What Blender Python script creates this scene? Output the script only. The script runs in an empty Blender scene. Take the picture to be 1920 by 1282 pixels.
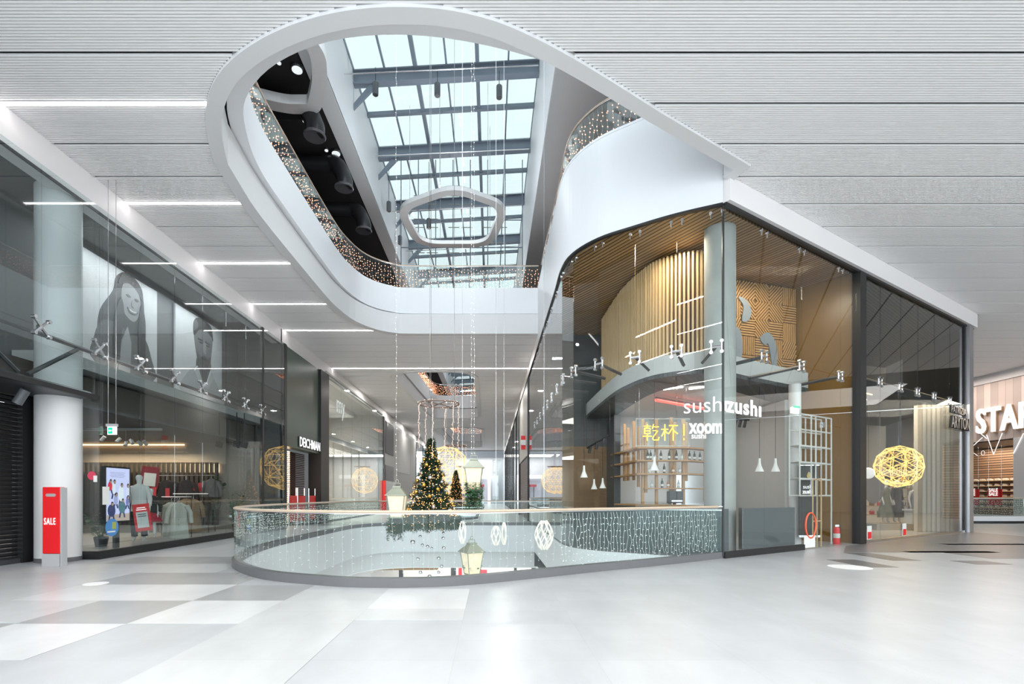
import bpy, bmesh, math, random
from mathutils import Vector, Matrix
from mathutils.geometry import tessellate_polygon
random.seed(7)
R = random.random
PI = math.pi
SC = bpy.context.scene
COL = SC.collection
EYE = 1.4; FPX = 950.0; CX = 921.0; CY = 929.0     # eye height, focal length and principal point in 1920x1282 pixels

# ---------------------------------------------------------------- camera
cam = bpy.data.cameras.new('camera'); camo = bpy.data.objects.new('camera', cam); COL.objects.link(camo)
camo.location = (0, 0, EYE); camo.rotation_euler = (PI/2, 0, 0)
cam.sensor_fit = 'HORIZONTAL'; cam.sensor_width = 36; cam.lens = FPX*36/1920
cam.shift_x = (960-CX)/1920; cam.shift_y = (CY-641)/1920
cam.clip_start = .05; cam.clip_end = 400
SC.camera = camo
# ---------------------------------------------------------------- world, exposure
w = bpy.data.worlds.new('sky'); SC.world = w; w.use_nodes = True
bg = w.node_tree.nodes['Background']
bg.inputs[0].default_value = (.84, .93, 1.0, 1); bg.inputs[1].default_value = 2.6
SC.view_settings.view_transform = 'Standard'; SC.view_settings.look = 'None'
SC.view_settings.gamma = 1; SC.view_settings.use_curve_mapping = False
SC.view_settings.exposure = 0.74
cy = SC.cycles
cy.max_bounces = 7; cy.diffuse_bounces = 4; cy.glossy_bounces = 4; cy.transmission_bounces = 4
cy.transparent_max_bounces = 28; cy.use_denoising = True; cy.caustics_reflective = False; cy.caustics_refractive = False
cy.sample_clamp_indirect = 6; cy.adaptive_threshold = .025
def area(x, y, z, sx, sy, power, col=(1, .97, .93), rot=(0, 0, 0)):
    l = bpy.data.lights.new('ceiling_lamp_or_fill', 'AREA'); l.shape = 'RECTANGLE'; l.size = sx; l.size_y = sy
    l.energy = power; l.color = col
    o = bpy.data.objects.new('ceiling_lamp_or_fill', l); COL.objects.link(o); o.location = (x, y, z); o.rotation_euler = rot
    return o
# hall LED lines behind the camera and shop lamps, plus added fill lights
def point(x, y, z, power, col=(.9, .95, 1), r=.08):
    l = bpy.data.lights.new('added_fill_point', 'POINT'); l.energy = power; l.color = col; l.shadow_soft_size = r
    o = bpy.data.objects.new('added_fill_point', l); COL.objects.link(o); o.location = (x, y, z)
for y in (5.6, 2.5, -.6, -3.8, -6.9): area(-3.5, y, 8.38, 10, .14, 130); area(9, y, 8.38, 11, .14, 150); area(22, y, 8.38, 11, .14, 190)
area(36, 14, 8.3, 8, 14, 300)  # stands in for an unseen skylight over the right hall
for y in (11, 19, 28, 40, 56): point(-1.5, y, 13.2, 150)  # added points without fixtures, making up for weak light through the skylight
point(-1.2, 14.5, 6.5, 120, r=.03)  # floating point with no fixture, added to brighten the void edges
for y in (26, 34, 42, 50, 58, 66, 74):
    for x in (-7.6, .8):
        if y > 26 or x > 0: area(x, y, 8.43, .3, .3, 75)  # spots added to brighten the dim corridor ceiling by floor bounce
area(27.2, 29.5, 8.3, 1.5, 7, 150, (1, .88, .8))  # added unseen light that brightens the pale plank wall
area(-1, 84, 8, 10, 5, 700); area(-11, 60, 7.4, 3, 22, 300)
area(-12.5, 15, 3.3, 4, 4, 100, (1, .9, .8)); area(-9.6, 15.5, 7.9, 1.2, 7, 100, (.95, .97, 1))
area(6, 17.5, 4.5, 4, 3, 75, (1, .93, .84)); area(4.6, 13.0, 7.8, 1.2, .6, 45, (1, .85, .65)); area(8, 14.4, 7.8, 2, .6, 45, (1, .85, .65))
area(15.5, 20.5, 4.9, 5, 4, 260, (1, .9, .75)); area(31.5, 29, 6.3, 4, 8, 260, (1, .82, .66))
area(-1, 16, -2.3, 6, 10, 420); area(-1, 30, -2.3, 8, 6, 420)
area(-11.5, 33, 7.4, 2, 12, 300, (1, .9, .78)); area(-11, 33, 4.4, 2, 12, 620, (1, .9, .78))

# ---------------------------------------------------------------- helpers
def ppt(x, y, h):
    """point at height h above the eye seen at photo pixel x, y"""
    Y = FPX*h/(CY-y); return ((x-CX)/FPX*Y, Y)
def at(x, y, Y):
    return Vector(((x-CX)/FPX*Y, Y, EYE+(CY-y)/FPX*Y))
MATS = {}
def mat(name, col=(.8, .8, .8), rough=.5, metal=0, emit=0, ecol=None, var=.04, scale=6, bump=0, alpha=1, spec=.5, stretch=None):
    if name in MATS: return MATS[name]
    m = bpy.data.materials.new(name); m.use_nodes = True; nt = m.node_tree; N = nt.nodes; L = nt.links
    b = N['Principled BSDF']; b.inputs['Roughness'].default_value = rough; b.inputs['Metallic'].default_value = metal
    b.inputs['Specular IOR Level'].default_value = spec
    tc = N.new('ShaderNodeTexCoord'); no = N.new('ShaderNodeTexNoise'); no.inputs['Scale'].default_value = scale; no.inputs['Detail'].default_value = 5
    src = tc.outputs['Object']
    if stretch:
        mp = N.new('ShaderNodeMapping'); mp.inputs['Scale'].default_value = stretch; L.new(src, mp.inputs[0]); src = mp.outputs[0]
    L.new(src, no.inputs['Vector'])
    mx = N.new('ShaderNodeMix'); mx.data_type = 'RGBA'
    a = [max(0, c*(1-var)) for c in col]+[1]; c2 = [min(1, c*(1+var)) for c in col]+[1]
    mx.inputs[6].default_value = a; mx.inputs[7].default_value = c2
    L.new(no.outputs[0], mx.inputs[0]); L.new(mx.outputs[2], b.inputs['Base Color'])
    if bump:
        bp = N.new('ShaderNodeBump'); bp.inputs['Strength'].default_value = bump; bp.inputs['Distance'].default_value = .01
        L.new(no.outputs[0], bp.inputs['Height']); L.new(bp.outputs[0], b.inputs['Normal'])
    if emit:
        b.inputs['Emission Color'].default_value = list(ecol or col)+[1]; b.inputs['Emission Strength'].default_value = emit
    MATS[name] = m; return m
def nosample(m):
    try: m.cycles.emission_sampling = 'NONE'
    except Exception: pass
    return m
def glass_mat(name, tint=(.95, .98, .97), base=.05, rough=0.0):
    m = bpy.data.materials.new(name); m.use_nodes = True; nt = m.node_tree; N = nt.nodes; L = nt.links; N.clear()
    out = N.new('ShaderNodeOutputMaterial'); tr = N.new('ShaderNodeBsdfTransparent'); gl = N.new('ShaderNodeBsdfGlossy')
    tr.inputs[0].default_value = (*tint, 1); gl.inputs[0].default_value = (1, 1, 1, 1); gl.inputs['Roughness'].default_value = rough
    lw = N.new('ShaderNodeLayerWeight'); lw.inputs[0].default_value = .5
    pw = N.new('ShaderNodeMath'); pw.operation = 'POWER'; pw.inputs[1].default_value = 4.5
    ml = N.new('ShaderNodeMath'); ml.operation = 'MULTIPLY_ADD'; ml.inputs[1].default_value = .85; ml.inputs[2].default_value = base
    ml.use_clamp = True
    mx = N.new('ShaderNodeMixShader')
    L.new(lw.outputs['Facing'], pw.inputs[0]); L.new(pw.outputs[0], ml.inputs[0]); L.new(ml.outputs[0], mx.inputs[0])
    L.new(tr.outputs[0], mx.inputs[1]); L.new(gl.outputs[0], mx.inputs[2]); L.new(mx.outputs[0], out.inputs[0])
    MATS[name] = m; return m
def stripe_mat(name, c1, c2, pitch, gap=.3, axis=0, rough=.5, emit=0, bump=0, rot=0, tilt=None, em2=0):
    """stripes across object axis: c1 board, c2 gap"""
    m = bpy.data.materials.new(name); m.use_nodes = True; nt = m.node_tree; N = nt.nodes; L = nt.links
    b = N['Principled BSDF']; b.inputs['Roughness'].default_value = rough
    tc = N.new('ShaderNodeTexCoord'); mp = N.new('ShaderNodeMapping'); L.new(tc.outputs['Object'], mp.inputs[0])
    mp.inputs['Rotation'].default_value = tilt or (0, 0, rot)
    sp = N.new('ShaderNodeSeparateXYZ'); L.new(mp.outputs[0], sp.inputs[0])
    d = N.new('ShaderNodeMath'); d.operation = 'DIVIDE'; d.inputs[1].default_value = pitch; L.new(sp.outputs[axis], d.inputs[0])
    fr = N.new('ShaderNodeMath'); fr.operation = 'FRACT'; L.new(d.outputs[0], fr.inputs[0])
    lt = N.new('ShaderNodeMath'); lt.operation = 'LESS_THAN'; lt.inputs[1].default_value = gap; L.new(fr.outputs[0], lt.inputs[0])
    fl = N.new('ShaderNodeMath'); fl.operation = 'FLOOR'; L.new(d.outputs[0], fl.inputs[0])
    wn = N.new('ShaderNodeTexWhiteNoise'); wn.noise_dimensions = '1D'; L.new(fl.outputs[0], wn.inputs['W'])
    v = N.new('ShaderNodeMix'); v.data_type = 'RGBA'; v.inputs[6].default_value = [c*.75 for c in c1]+[1]; v.inputs[7].default_value = [min(1, c*1.2) for c in c1]+[1]
    L.new(wn.outputs[0], v.inputs[0])
    mx = N.new('ShaderNodeMix'); mx.data_type = 'RGBA'; L.new(lt.outputs[0], mx.inputs[0]); L.new(v.outputs[2], mx.inputs[6]); mx.inputs[7].default_value = [*c2, 1]
    L.new(mx.outputs[2], b.inputs['Base Color'])
    if emit:
        L.new(mx.outputs[2], b.inputs['Emission Color']); b.inputs['Emission Strength'].default_value = emit
    MATS[name] = m; return m
class MB:
    def __init__(s): s.v = []; s.f = []
    def add(s, vs, fs):
        n = len(s.v); s.v += [tuple(p) for p in vs]; s.f += [tuple(i+n for i in f) for f in fs]; return s
    def box(s, x0, x1, y0, y1, z0, z1):
        return s.add([(x0, y0, z0), (x1, y0, z0), (x1, y1, z0), (x0, y1, z0), (x0, y0, z1), (x1, y0, z1), (x1, y1, z1), (x0, y1, z1)],
                     [(0, 3, 2, 1), (4, 5, 6, 7), (0, 1, 5, 4), (1, 2, 6, 5), (2, 3, 7, 6), (3, 0, 4, 7)])
    def cb(s, c, sx, sy, sz, rz=0, M=None):
        vs = []
        m = M or Matrix.Rotation(rz, 3, 'Z')
        for dz in (-.5, .5):
            for dx, dy in ((-.5, -.5), (.5, -.5), (.5, .5), (-.5, .5)):
                vs.append(Vector(c)+m @ Vector((dx*sx, dy*sy, dz*sz)))
        return s.add(vs, [(0, 3, 2, 1), (4, 5, 6, 7), (0, 1, 5, 4), (1, 2, 6, 5), (2, 3, 7, 6), (3, 0, 4, 7)])
    def wall(s, p, q, z0, z1, th, off=0):
        p = Vector(p[:2]); q = Vector(q[:2]); d = (q-p).normalized(); n = Vector((d.y, -d.x))
        a = n*(off+th/2); b = n*(off-th/2)
        c = [p+a, q+a, q+b, p+b]
        return s.add([(*k, z0) for k in c]+[(*k, z1) for k in c], [(0, 3, 2, 1), (4, 5, 6, 7), (0, 1, 5, 4), (1, 2, 6, 5), (2, 3, 7, 6), (3, 0, 4, 7)])
    def strip(s, pts, z0, z1, th, off=0, closed=False):
        """wall of thickness th along a curve, mitred"""
        P = offset(pts, off+th/2, closed); Q = offset(pts, off-th/2, closed); n = len(P)
        vs = []
        for a, b in zip(P, Q): vs += [(*a, z0), (*a, z1), (*b, z1), (*b, z0)]
        fs = []
        for i in range(n if closed else n-1):
            j = (i+1) % n
            for k in range(4): fs.append((i*4+k, j*4+k, j*4+(k+1) % 4, i*4+(k+1) % 4))
        if not closed: fs += [(0, 1, 2, 3), tuple((n-1)*4+k for k in (3, 2, 1, 0))]
        return s.add(vs, fs)
    def tube(s, pts, r, n=6, closed=False, taper=None):
        pts = [Vector(p) for p in pts]; m = len(pts); vs = []
        up0 = None
        for i, p in enumerate(pts):
            if closed: t = pts[(i+1) % m]-pts[i-1]
            else: t = pts[min(i+1, m-1)]-pts[max(i-1, 0)]
            if t.length < 1e-9: t = Vector((0, 0, 1))
            t.normalize()
            if up0 is None or abs(up0.dot(t)) > .98: up0 = Vector((0, 0, 1)) if abs(t.z) < .9 else Vector((1, 0, 0))
            a = t.cross(up0).normalized(); b = a.cross(t).normalized(); up0 = b
            rr = r[i] if isinstance(r, (list, tuple)) else r
            for k in range(n):
                an = 2*PI*k/n; vs.append(p+a*(math.cos(an)*rr)+b*(math.sin(an)*rr))
        fs = []
        for i in range(m if closed else m-1):
            j = (i+1) % m
            for k in range(n): fs.append((i*n+k, i*n+(k+1) % n, j*n+(k+1) % n, j*n+k))
        if not closed: fs += [tuple(range(n))[::-1], tuple((m-1)*n+k for k in range(n))]
        return s.add(vs, fs)
    def lathe(s, c, prof, n=16, sx=1, sy=1):
        vs = []; m = len(prof)
        for r, z in prof:
            for k in range(n):
                a = 2*PI*k/n; vs.append((c[0]+math.cos(a)*r*sx, c[1]+math.sin(a)*r*sy, c[2]+z))
        fs = []
        for i in range(m-1):
            for k in range(n): fs.append((i*n+k, i*n+(k+1) % n, (i+1)*n+(k+1) % n, (i+1)*n+k))
        fs += [tuple(range(n))[::-1], tuple((m-1)*n+k for k in range(n))]
        return s.add(vs, fs)
    def ball(s, c, r, n=10, m=6, sz=1):
        return s.lathe(c, [(max(.001, r*math.sin(PI*i/m)), -r*sz*math.cos(PI*i/m)) for i in range(m+1)], n)
    def octa(s, c, r, rz=None):
        x, y, z = c; q = rz or r
        return s.add([(x+r, y, z), (x, y+r, z), (x-r, y, z), (x, y-r, z), (x, y, z+q), (x, y, z-q)],
                     [(0, 1, 4), (1, 2, 4), (2, 3, 4), (3, 0, 4), (1, 0, 5), (2, 1, 5), (3, 2, 5), (0, 3, 5)])
    def poly(s, outer, z0, z1, holes=(), O=None):
        """prism of a 2D polygon with holes; O maps (x,y,z)->world"""
        loops = [[Vector((p[0], p[1], 0)) for p in outer]]+[[Vector((p[0], p[1], 0)) for p in h] for h in holes]
        tris = tessellate_polygon(loops); flat = [p for l in loops for p in l]; n = len(flat)
        f = O or (lambda x, y, z: (x, y, z))
        vs = [f(p.x, p.y, z0) for p in flat]+[f(p.x, p.y, z1) for p in flat]
        fs = [tuple(t) for t in tris]+[tuple(i+n for i in t)[::-1] for t in tris]
        k = 0
        for l in loops:
            m = len(l)
            for i in range(m): j = (i+1) % m; fs.append((k+i, k+j, n+k+j, n+k+i))
            k += m
        return s.add(vs, fs)
    def build(s, name, m, parent=None, smooth=False, kind=None, label=None, cat=None, group=None, bevel=0):
        me = bpy.data.meshes.new(name); o = bpy.data.objects.new(name, me); COL.objects.link(o)
        off = Vector((0, 0, 0))
        if parent is not None:
            p = parent
            while p is not None: off += p.location; p = p.parent
            o.parent = parent
        me.from_pydata([tuple(Vector(v)-off) for v in s.v], [], s.f); me.update()
        bm = bmesh.new(); bm.from_mesh(me); bmesh.ops.recalc_face_normals(bm, faces=bm.faces); bm.to_mesh(me); bm.free()
        if smooth:
            for p in me.polygons: p.use_smooth = True
            try: me.set_sharp_from_angle(angle=math.radians(40))
            except Exception: pass
        me.materials.append(m)
        if bevel:
            b = o.modifiers.new('bevel', 'BEVEL'); b.width = bevel; b.segments = 2; b.limit_method = 'ANGLE'
        tag(o, label, cat, group, kind)
        return o
def tag(o, label=None, cat=None, group=None, kind=None):
    if label: o['label'] = label
    if cat: o['category'] = cat
    if group: o['group'] = group
    if kind: o['kind'] = kind
    return o
def thing(name, label, cat, loc=(0, 0, 0), group=None, rz=0):
    o = bpy.data.objects.new(name, None); COL.objects.link(o); o.location = loc; o.rotation_euler = (0, 0, rz); o.empty_display_size = .2
    return tag(o, label, cat, group)
def dup(root, loc, label=None, rz=None, scale=None, group=None):
    r = root.copy(); COL.objects.link(r); r.location = loc
    if rz is not None: r.rotation_euler = (0, 0, rz)
    if scale: r.scale = (scale,)*3
    if label: r['label'] = label
    if group: r['group'] = group
    for ch in list(root.children):
        c = ch.copy(); COL.objects.link(c); c.parent = r
        for g in list(ch.children):
            d = g.copy(); COL.objects.link(d); d.parent = c
    return r
def offset(pts, d, closed=False):
    P = [Vector(p[:2]) for p in pts]; n = len(P); out = []
    for i in range(n):
        if closed or 0 < i < n-1: a = (P[i]-P[i-1]); b = (P[(i+1) % n]-P[i])
        elif i == 0: a = b = P[1]-P[0]
        else: a = b = P[-1]-P[-2]
        a = a.normalized(); b = b.normalized(); na = Vector((a.y, -a.x)); nb = Vector((b.y, -b.x)); m = (na+nb)
        if m.length < 1e-6: m = na
        m.normalize(); out.append(P[i]+m*(d/max(.35, m.dot(na))))
    return out
def smooth(pts, n=6, closed=False):
    P = [Vector(p) for p in pts]; m = len(P); out = []
    for i in range(m if closed else m-1):
        if closed: a, b, c, d = P[i-1], P[i], P[(i+1) % m], P[(i+2) % m]
        else: a, b, c, d = P[max(i-1, 0)], P[i], P[i+1], P[min(i+2, m-1)]
        for k in range(n):
            t = k/n
            out.append(.5*((2*b)+(c-a)*t+(2*a-5*b+4*c-d)*t*t+(3*b-a-3*c+d)*t**3))
    if not closed: out.append(P[-1])
    return out
def resample(pts, step):
    P = [Vector(p) for p in pts]; out = [P[0].copy()]; acc = 0
    for a, b in zip(P, P[1:]):
        L = (b-a).length
        while acc+L >= step:
            t = (step-acc)/L; a = a+(b-a)*t; out.append(a.copy()); L = (b-a).length; acc = 0
        acc += L
    return out
def text(name, body, size, loc, xdir, m, parent=None, depth=.02, bold=0, spacing=1, align='LEFT', up=(0, 0, 1), wscale=1, shear=0, label=None):
    cu = bpy.data.curves.new(name, 'FONT'); cu.body = body; cu.size = size; cu.extrude = depth/2; cu.offset = bold; cu.space_character = spacing
    cu.align_x = align; cu.resolution_u = 3; cu.shear = shear
    t = bpy.data.objects.new('tmp', cu); COL.objects.link(t)
    dg = bpy.context.evaluated_depsgraph_get(); me = bpy.data.meshes.new_from_object(t.evaluated_get(dg))
    bpy.data.objects.remove(t)
    X = Vector(xdir).normalized(); U = Vector(up).normalized(); Z = X.cross(U)
    loc = Vector(loc)
    vs = [loc+X*(v.co.x*wscale)+U*v.co.y+Z*v.co.z for v in me.vertices]
    b = MB(); b.add(vs, [tuple(p.vertices) for p in me.polygons]); bpy.data.meshes.remove(me)
    return b.build(name, m, parent, label=label)

# ---------------------------------------------------------------- materials
WHITE = mat('white_paint', (.74, .755, .775), .5, var=.01)
FASC = mat('fascia_paint', (.80, .77, .76), .5, var=.01)
LIP = mat('bulkhead_grey_white', (.66, .66, .66), .55, var=.01)
SLAT = mat('ceiling_slat_metal', (.84, .83, .82), .45, var=.02)
BACKING = mat('ceiling_backing', (.035, .035, .035), .9)
BLACK = mat('black_paint', (.012, .012, .013), .45)
DARK = mat('charcoal', (.045, .048, .052), .4)
CURB = mat('curb_grey', (.13, .13, .135), .45, var=.05)
STEEL = mat('steel', (.62, .62, .63), .25, 1, var=.02)
ROOFST = mat('roof_steel_paint', (.20, .24, .29), .45)
GLASS = glass_mat('storefront_glass', (.945, .965, .958), .015)
DGLASS = glass_mat('tinted_glass', (.72, .74, .74), .06)
RGLASS = glass_mat('railing_glass', (.92, .96, .95), .02)
RAILM = mat('handrail_oak', (.50, .40, .30), .35, var=.1, scale=9)
PANEL = mat('slate_panel', (.10, .115, .125), .3, var=.05)
RED = mat('red_paint', (.75, .01, .015), .4)
LED = mat('led_line', (1, 1, 1), .5, emit=9, ecol=(1, .95, .96))
WARM = nosample(mat('warm_led_bulb', (1, .6, .45), .5, emit=4, ecol=(1, .34, .18)))
COOLB = nosample(mat('led_bulb_unlit', (.95, .97, .95), .4, emit=.05))  # unlit bulbs carry a faint self-glow as emission
WIRE = mat('clear_cable', (.72, .77, .75), .5)
WOOD = mat('light_oak', (.42, .235, .09), .5, var=.18, scale=4, stretch=(6, 6, .6))
PINE = mat('pine_slat', (.62, .44, .24), .5, var=.25, scale=3, stretch=(5, 5, .5))
CONC = mat('concrete', (.33, .345, .33), .7, var=.16, scale=2.5, bump=.2)
GOLD = nosample(mat('glowing_rope_light', (1, .75, .3), .5, emit=.8, ecol=(1, .60, .16)))
SIGNW = nosample(mat('white_sign_letter', (.9, .9, .9), .4, emit=.45, ecol=(1, 1, 1)))
GOLD2 = nosample(mat('glowing_rope_light_bright', (1, .75, .3), .5, emit=5, ecol=(1, .60, .14)))
FGLASS = glass_mat('fashion_glass', (.88, .9, .9), .07)
GREEN = mat('leaf_green', (.04, .13, .05), .6, var=.4)
# ================================================================ plan of the hall
ZC = 8.45; ZG = 7.93; ZU = 10.3; HG = ZG-EYE
C = Vector((5.18, 11.32)); FD = Vector((1.6, 1.0)); FN = Vector((.848, .53)); FO = Vector((.53, -.848))
def f2(t, off=0, z=None):
    p = C+FD*t+FO*off
    return (p.x, p.y) if z is None else (p.x, p.y, z)
Fpoly = [C, Vector((4.30, 11.75)), Vector((3.49, 12.28)), Vector((2.73, 12.86)), Vector((2.22, 13.66)), Vector((2.05, 14.6))]
Fs = smooth(Fpoly+[Vector((2.06, 16.2)), Vector((2.06, 18))], 5)
E = Vector(f2(8.53))
def pxs(l, h): return [Vector(ppt(x, y, h)) for x, y in l]
L1 = pxs([(1408, 308), (1240, 207), (1120, 131), (1050, 90), (1000, 64), (930, 34), (850, 14), (780, 7), (700, 8), (620, 19), (540, 43), (470, 79), (420, 121), (394, 165), (385, 210), (388, 250), (401, 300)], 7.05)
L1 = [L1[0]]+smooth(L1[1:], 3)+smooth([Vector(p) for p in ((-6.0, 12.0), (-6.06, 13.4), (-6.06, 17.6), (-5.98, 19.0), (-5.7, 20.4), (-5.05, 21.5), (-4.2, 22.05), (-3.2, 22.17), (2.06, 22.17))], 3)
V1 = smooth([C, Vector((3.41, 10.17)), Vector((2.0, 9.35)), Vector((.9, 8.66)), Vector((-.28, 7.97)), Vector((-1.09, 7.72)), Vector((-2.03, 7.72)), Vector((-2.74, 7.93)), Vector((-3.75, 8.42)), Vector((-4.55, 9.2)), Vector((-5.2, 10.15)), Vector((-5.65, 11.4)), Vector((-6.0, 13.2)), Vector((-6.12, 15.5)), Vector((-6.1, 20.5)), Vector((-5.8, 22.4)), Vector((-5.1, 23.5)), Vector((-4.0, 24.0)), Vector((-3, 24.05)), Vector((2.06, 24.05))], 5)
U1 = smooth([Vector(p) for p in ((4.9, 11.3), (3.2, 10.3), (1.2, 9.3), (-.8, 8.75), (-2.5, 8.75), (-3.9, 9.25), (-4.9, 10.1), (-5.35, 11.1), (-5.6, 12.3), (-5.65, 14), (-5.65, 18.2), (-5.5, 19.8), (-5.1, 21), (-4.3, 21.75), (-3.2, 22.0), (2.06, 22.0))], 5)
L2 = smooth(pxs([(897, 706), (884, 699), (859, 695.3), (816, 694.3), (775, 695), (745, 698.4), (732, 707)], 7.05), 3)+smooth(pxs([(799, 774), (808, 780), (822, 782.8), (859, 783.8), (889, 783), (902, 780)], 7.05), 3)
L3 = smooth(pxs([(909, 805), (899, 802), (869, 800.6), (831, 801), (812.5, 806)], 7.05), 3)+smooth(pxs([(845, 835), (856, 838), (875, 839), (900, 838.5), (908, 837)], 7.05), 3)
Fup = [Vector((2.06, 22.17)), Vector((2.06, 18))]+[p.copy() for p in Fs[::-1][1:]]
cornF = Vector(ppt(1375, 334, 7.05))
L1c = L1+Fup+[cornF]                                   # closed outline of the big ceiling opening
V1c = V1+[Vector((2.06, 18))]+[p.copy() for p in Fs[::-1][1:-1]]
def inside(p, poly):
    c = False; n = len(poly)
    for i in range(n):
        a = poly[i]; b = poly[i-1]
        if (a[1] > p[1]) != (b[1] > p[1]) and p[0] < (b[0]-a[0])*(p[1]-a[1])/(b[1]-a[1])+a[0]: c = not c
    return c
def cross(y, poly):
    xs = []; n = len(poly)
    for i in range(n):
        a = poly[i]; b = poly[i-1]
        if (a[1] > y) != (b[1] > y): xs.append((b[0]-a[0])*(y-a[1])/(b[1]-a[1])+a[0])
    return xs
BLD = [Vector(f2(0, .17)), Vector(f2(8.62, .17)), Vector((19.8, 40)), Vector((19.8, 79)), Vector((2.06, 79)), Vector((2.06, 18))]+[p.copy() for p in Fs[::-1][1:-1]]

# ---------------------------------------------------------------- floor
nt = None
def floor_mat():
    m = bpy.data.materials.new('stone_tile_floor'); m.use_nodes = True; nt = m.node_tree; N = nt.nodes; L = nt.links; b = N['Principled BSDF']
    tc = N.new('ShaderNodeTexCoord'); mp = N.new('ShaderNodeMapping'); mp.inputs['Location'].default_value = (.32+1.22*20, -4.31+1.22*20, 0)
    L.new(tc.outputs['Object'], mp.inputs[0])
    br = N.new('ShaderNodeTexBrick'); L.new(mp.outputs[0], br.inputs[0]); br.offset = 0
    br.inputs['Scale'].default_value = 1; br.inputs['Brick Width'].default_value = 1.22; br.inputs['Row Height'].default_value = .61
    br.inputs['Mortar Size'].default_value = .0016; br.inputs['Mortar Smooth'].default_value = .1
    br.inputs['Color1'].default_value = (.43, .445, .46, 1); br.inputs['Color2'].default_value = (.455, .47, .485, 1); br.inputs['Mortar'].default_value = (.36, .37, .38, 1)
    no = N.new('ShaderNodeTexNoise'); no.inputs['Scale'].default_value = 1.6; no.inputs['Detail'].default_value = 8; no.inputs['Roughness'].default_value = .62
    m2 = N.new('ShaderNodeMapping'); m2.inputs['Scale'].default_value = (1.1, .5, 1); m2.inputs['Rotation'].default_value = (0, 0, .5); L.new(tc.outputs['Object'], m2.inputs[0]); L.new(m2.outputs[0], no.inputs[0])
    rp = N.new('ShaderNodeMapRange'); rp.inputs[1].default_value = .3; rp.inputs[2].default_value = .75; rp.inputs[3].default_value = .9; rp.inputs[4].default_value = 1.09; L.new(no.outputs[0], rp.inputs[0])
    mx = N.new('ShaderNodeMix'); mx.data_type = 'RGBA'; mx.blend_type = 'MULTIPLY'; mx.inputs[0].default_value = 1
    L.new(br.outputs[0], mx.inputs[6]); L.new(rp.outputs[0], mx.inputs[7]); L.new(mx.outputs[2], b.inputs['Base Color'])
    b.inputs['Roughness'].default_value = .3; b.inputs['Specular IOR Level'].default_value = .4
    return m
FLOOR = floor_mat()
def tile_mat(name, col):
    m = FLOOR.copy(); m.name = name
    for n in m.node_tree.nodes:
        if n.type == 'TEX_BRICK':
            n.inputs['Color1'].default_value = (*[c*.98 for c in col], 1); n.inputs['Color2'].default_value = (*[c*1.02 for c in col], 1)
            n.inputs['Mortar'].default_value = (*[c*.75 for c in col], 1)
    return m
T_W = tile_mat('pale_tile', (.60, .61, .615)); T_L = tile_mat('light_grey_tile', (.51, .52, .525)); T_G = tile_mat('mid_grey_tile', (.35, .355, .36)); T_D = tile_mat('dark_grey_tile', (.155, .155, .16)); T_B = tile_mat('brown_grey_tile', (.22, .21, .21))
MB().poly([(-20, -10), (45, -10), (45, 88), (-20, 88)], -.3, 0, [V1c, L2, L3]).build('floor', FLOOR, kind='structure')
g = 1.22
X0 = [-.32-g*k for k in range(0, 9)]                   # tile lines going away
def tiles(name, m, rects):
    b = MB()
    for i, (x0, x1, y0, y1) in enumerate(rects):
        if y1 > 7.6 and x1 > -6.4: b.poly([(x0, y0), (x1, y0), (x1, y1), (x0, y1)], .0005, .003)
        else: b.box(x0, x1, y0, y1, .0005, .003)
    return b.build(name, m, kind='structure')
Ya = [4.31+g*k for k in range(-4, 8)]
def clipV(y0, y1, x0, x1, out):                        # cut a tile row where the void curb stands
    n = 6
    for k in range(n):
        a = y0+(y1-y0)*k/n; b = y0+(y1-y0)*(k+1)/n
        xs = [x for yy in (a, b, (a+b)/2) for x in cross(yy, V1c) if x < 1]
        xl = min(xs)-.0 if xs else 1e9
        if xl > x0: out.append((x0, min(x1, xl), a, b))
tw = [(-5.2, -3.98, 4.31, 5.53), (-3.98, -2.76, 5.53, 6.75), (-6.42, -3.98, 6.75, 7.97)]
tiles('floor_pale_tiles', T_W, tw+[(-1.54, -.32, 6.27, 7.6)])
tl = [(-9.85, -5.2, 5.6, 6.75), (-9.85, -6.42, 6.75, 9.19), (-2.76, -1.54, 1, 7.55), (-3.98, -2.76, 1, 3.7), (-1.54, -.32, 5.7, 6.27)]
clipV(9.2, 10.4, -8.9, -5.0, tl); clipV(11.64, 12.86, -8.5, -6, tl); clipV(12.86, 15.3, -7.6, -6, tl)
tiles('floor_light_tiles', T_L, tl)
tg = [(-5.2, -3.98, 5.53, 6.75), (-9.85, -5.2, 4.9, 5.53), (-3.98, -2.76, 6.75, 7.9)]
clipV(7.97, 9.19, -6.4, -4, tg); clipV(10.4, 11.6, -8.0, -5, tg)
tiles('floor_mid_grey_tiles', T_G, tg)
tiles('floor_dark_tiles', T_D, [(7.34, 7.95, 9.88, 11.1), (8.65, 9.26, 10.9, 12.4), (9.87, 10.6, 10.3, 10.9)])
MB().poly([(8.66, 12.45), (11.1, 12.45), (11.1, 11.25), (14.8, 11.25), (14.8, 13.6), (18.2, 13.6), (18.2, 16.2), f2(8.3, .12), f2(3.55, .12), f2(2.9, .12)], .0005, .003).build('floor_brown_grey_tiles', T_B, kind='structure')
tiles('floor_pale_strip', T_G, [(10.3, 12.5, 12.4, 12.75), (13, 17, 14.4, 14.7)])

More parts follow.
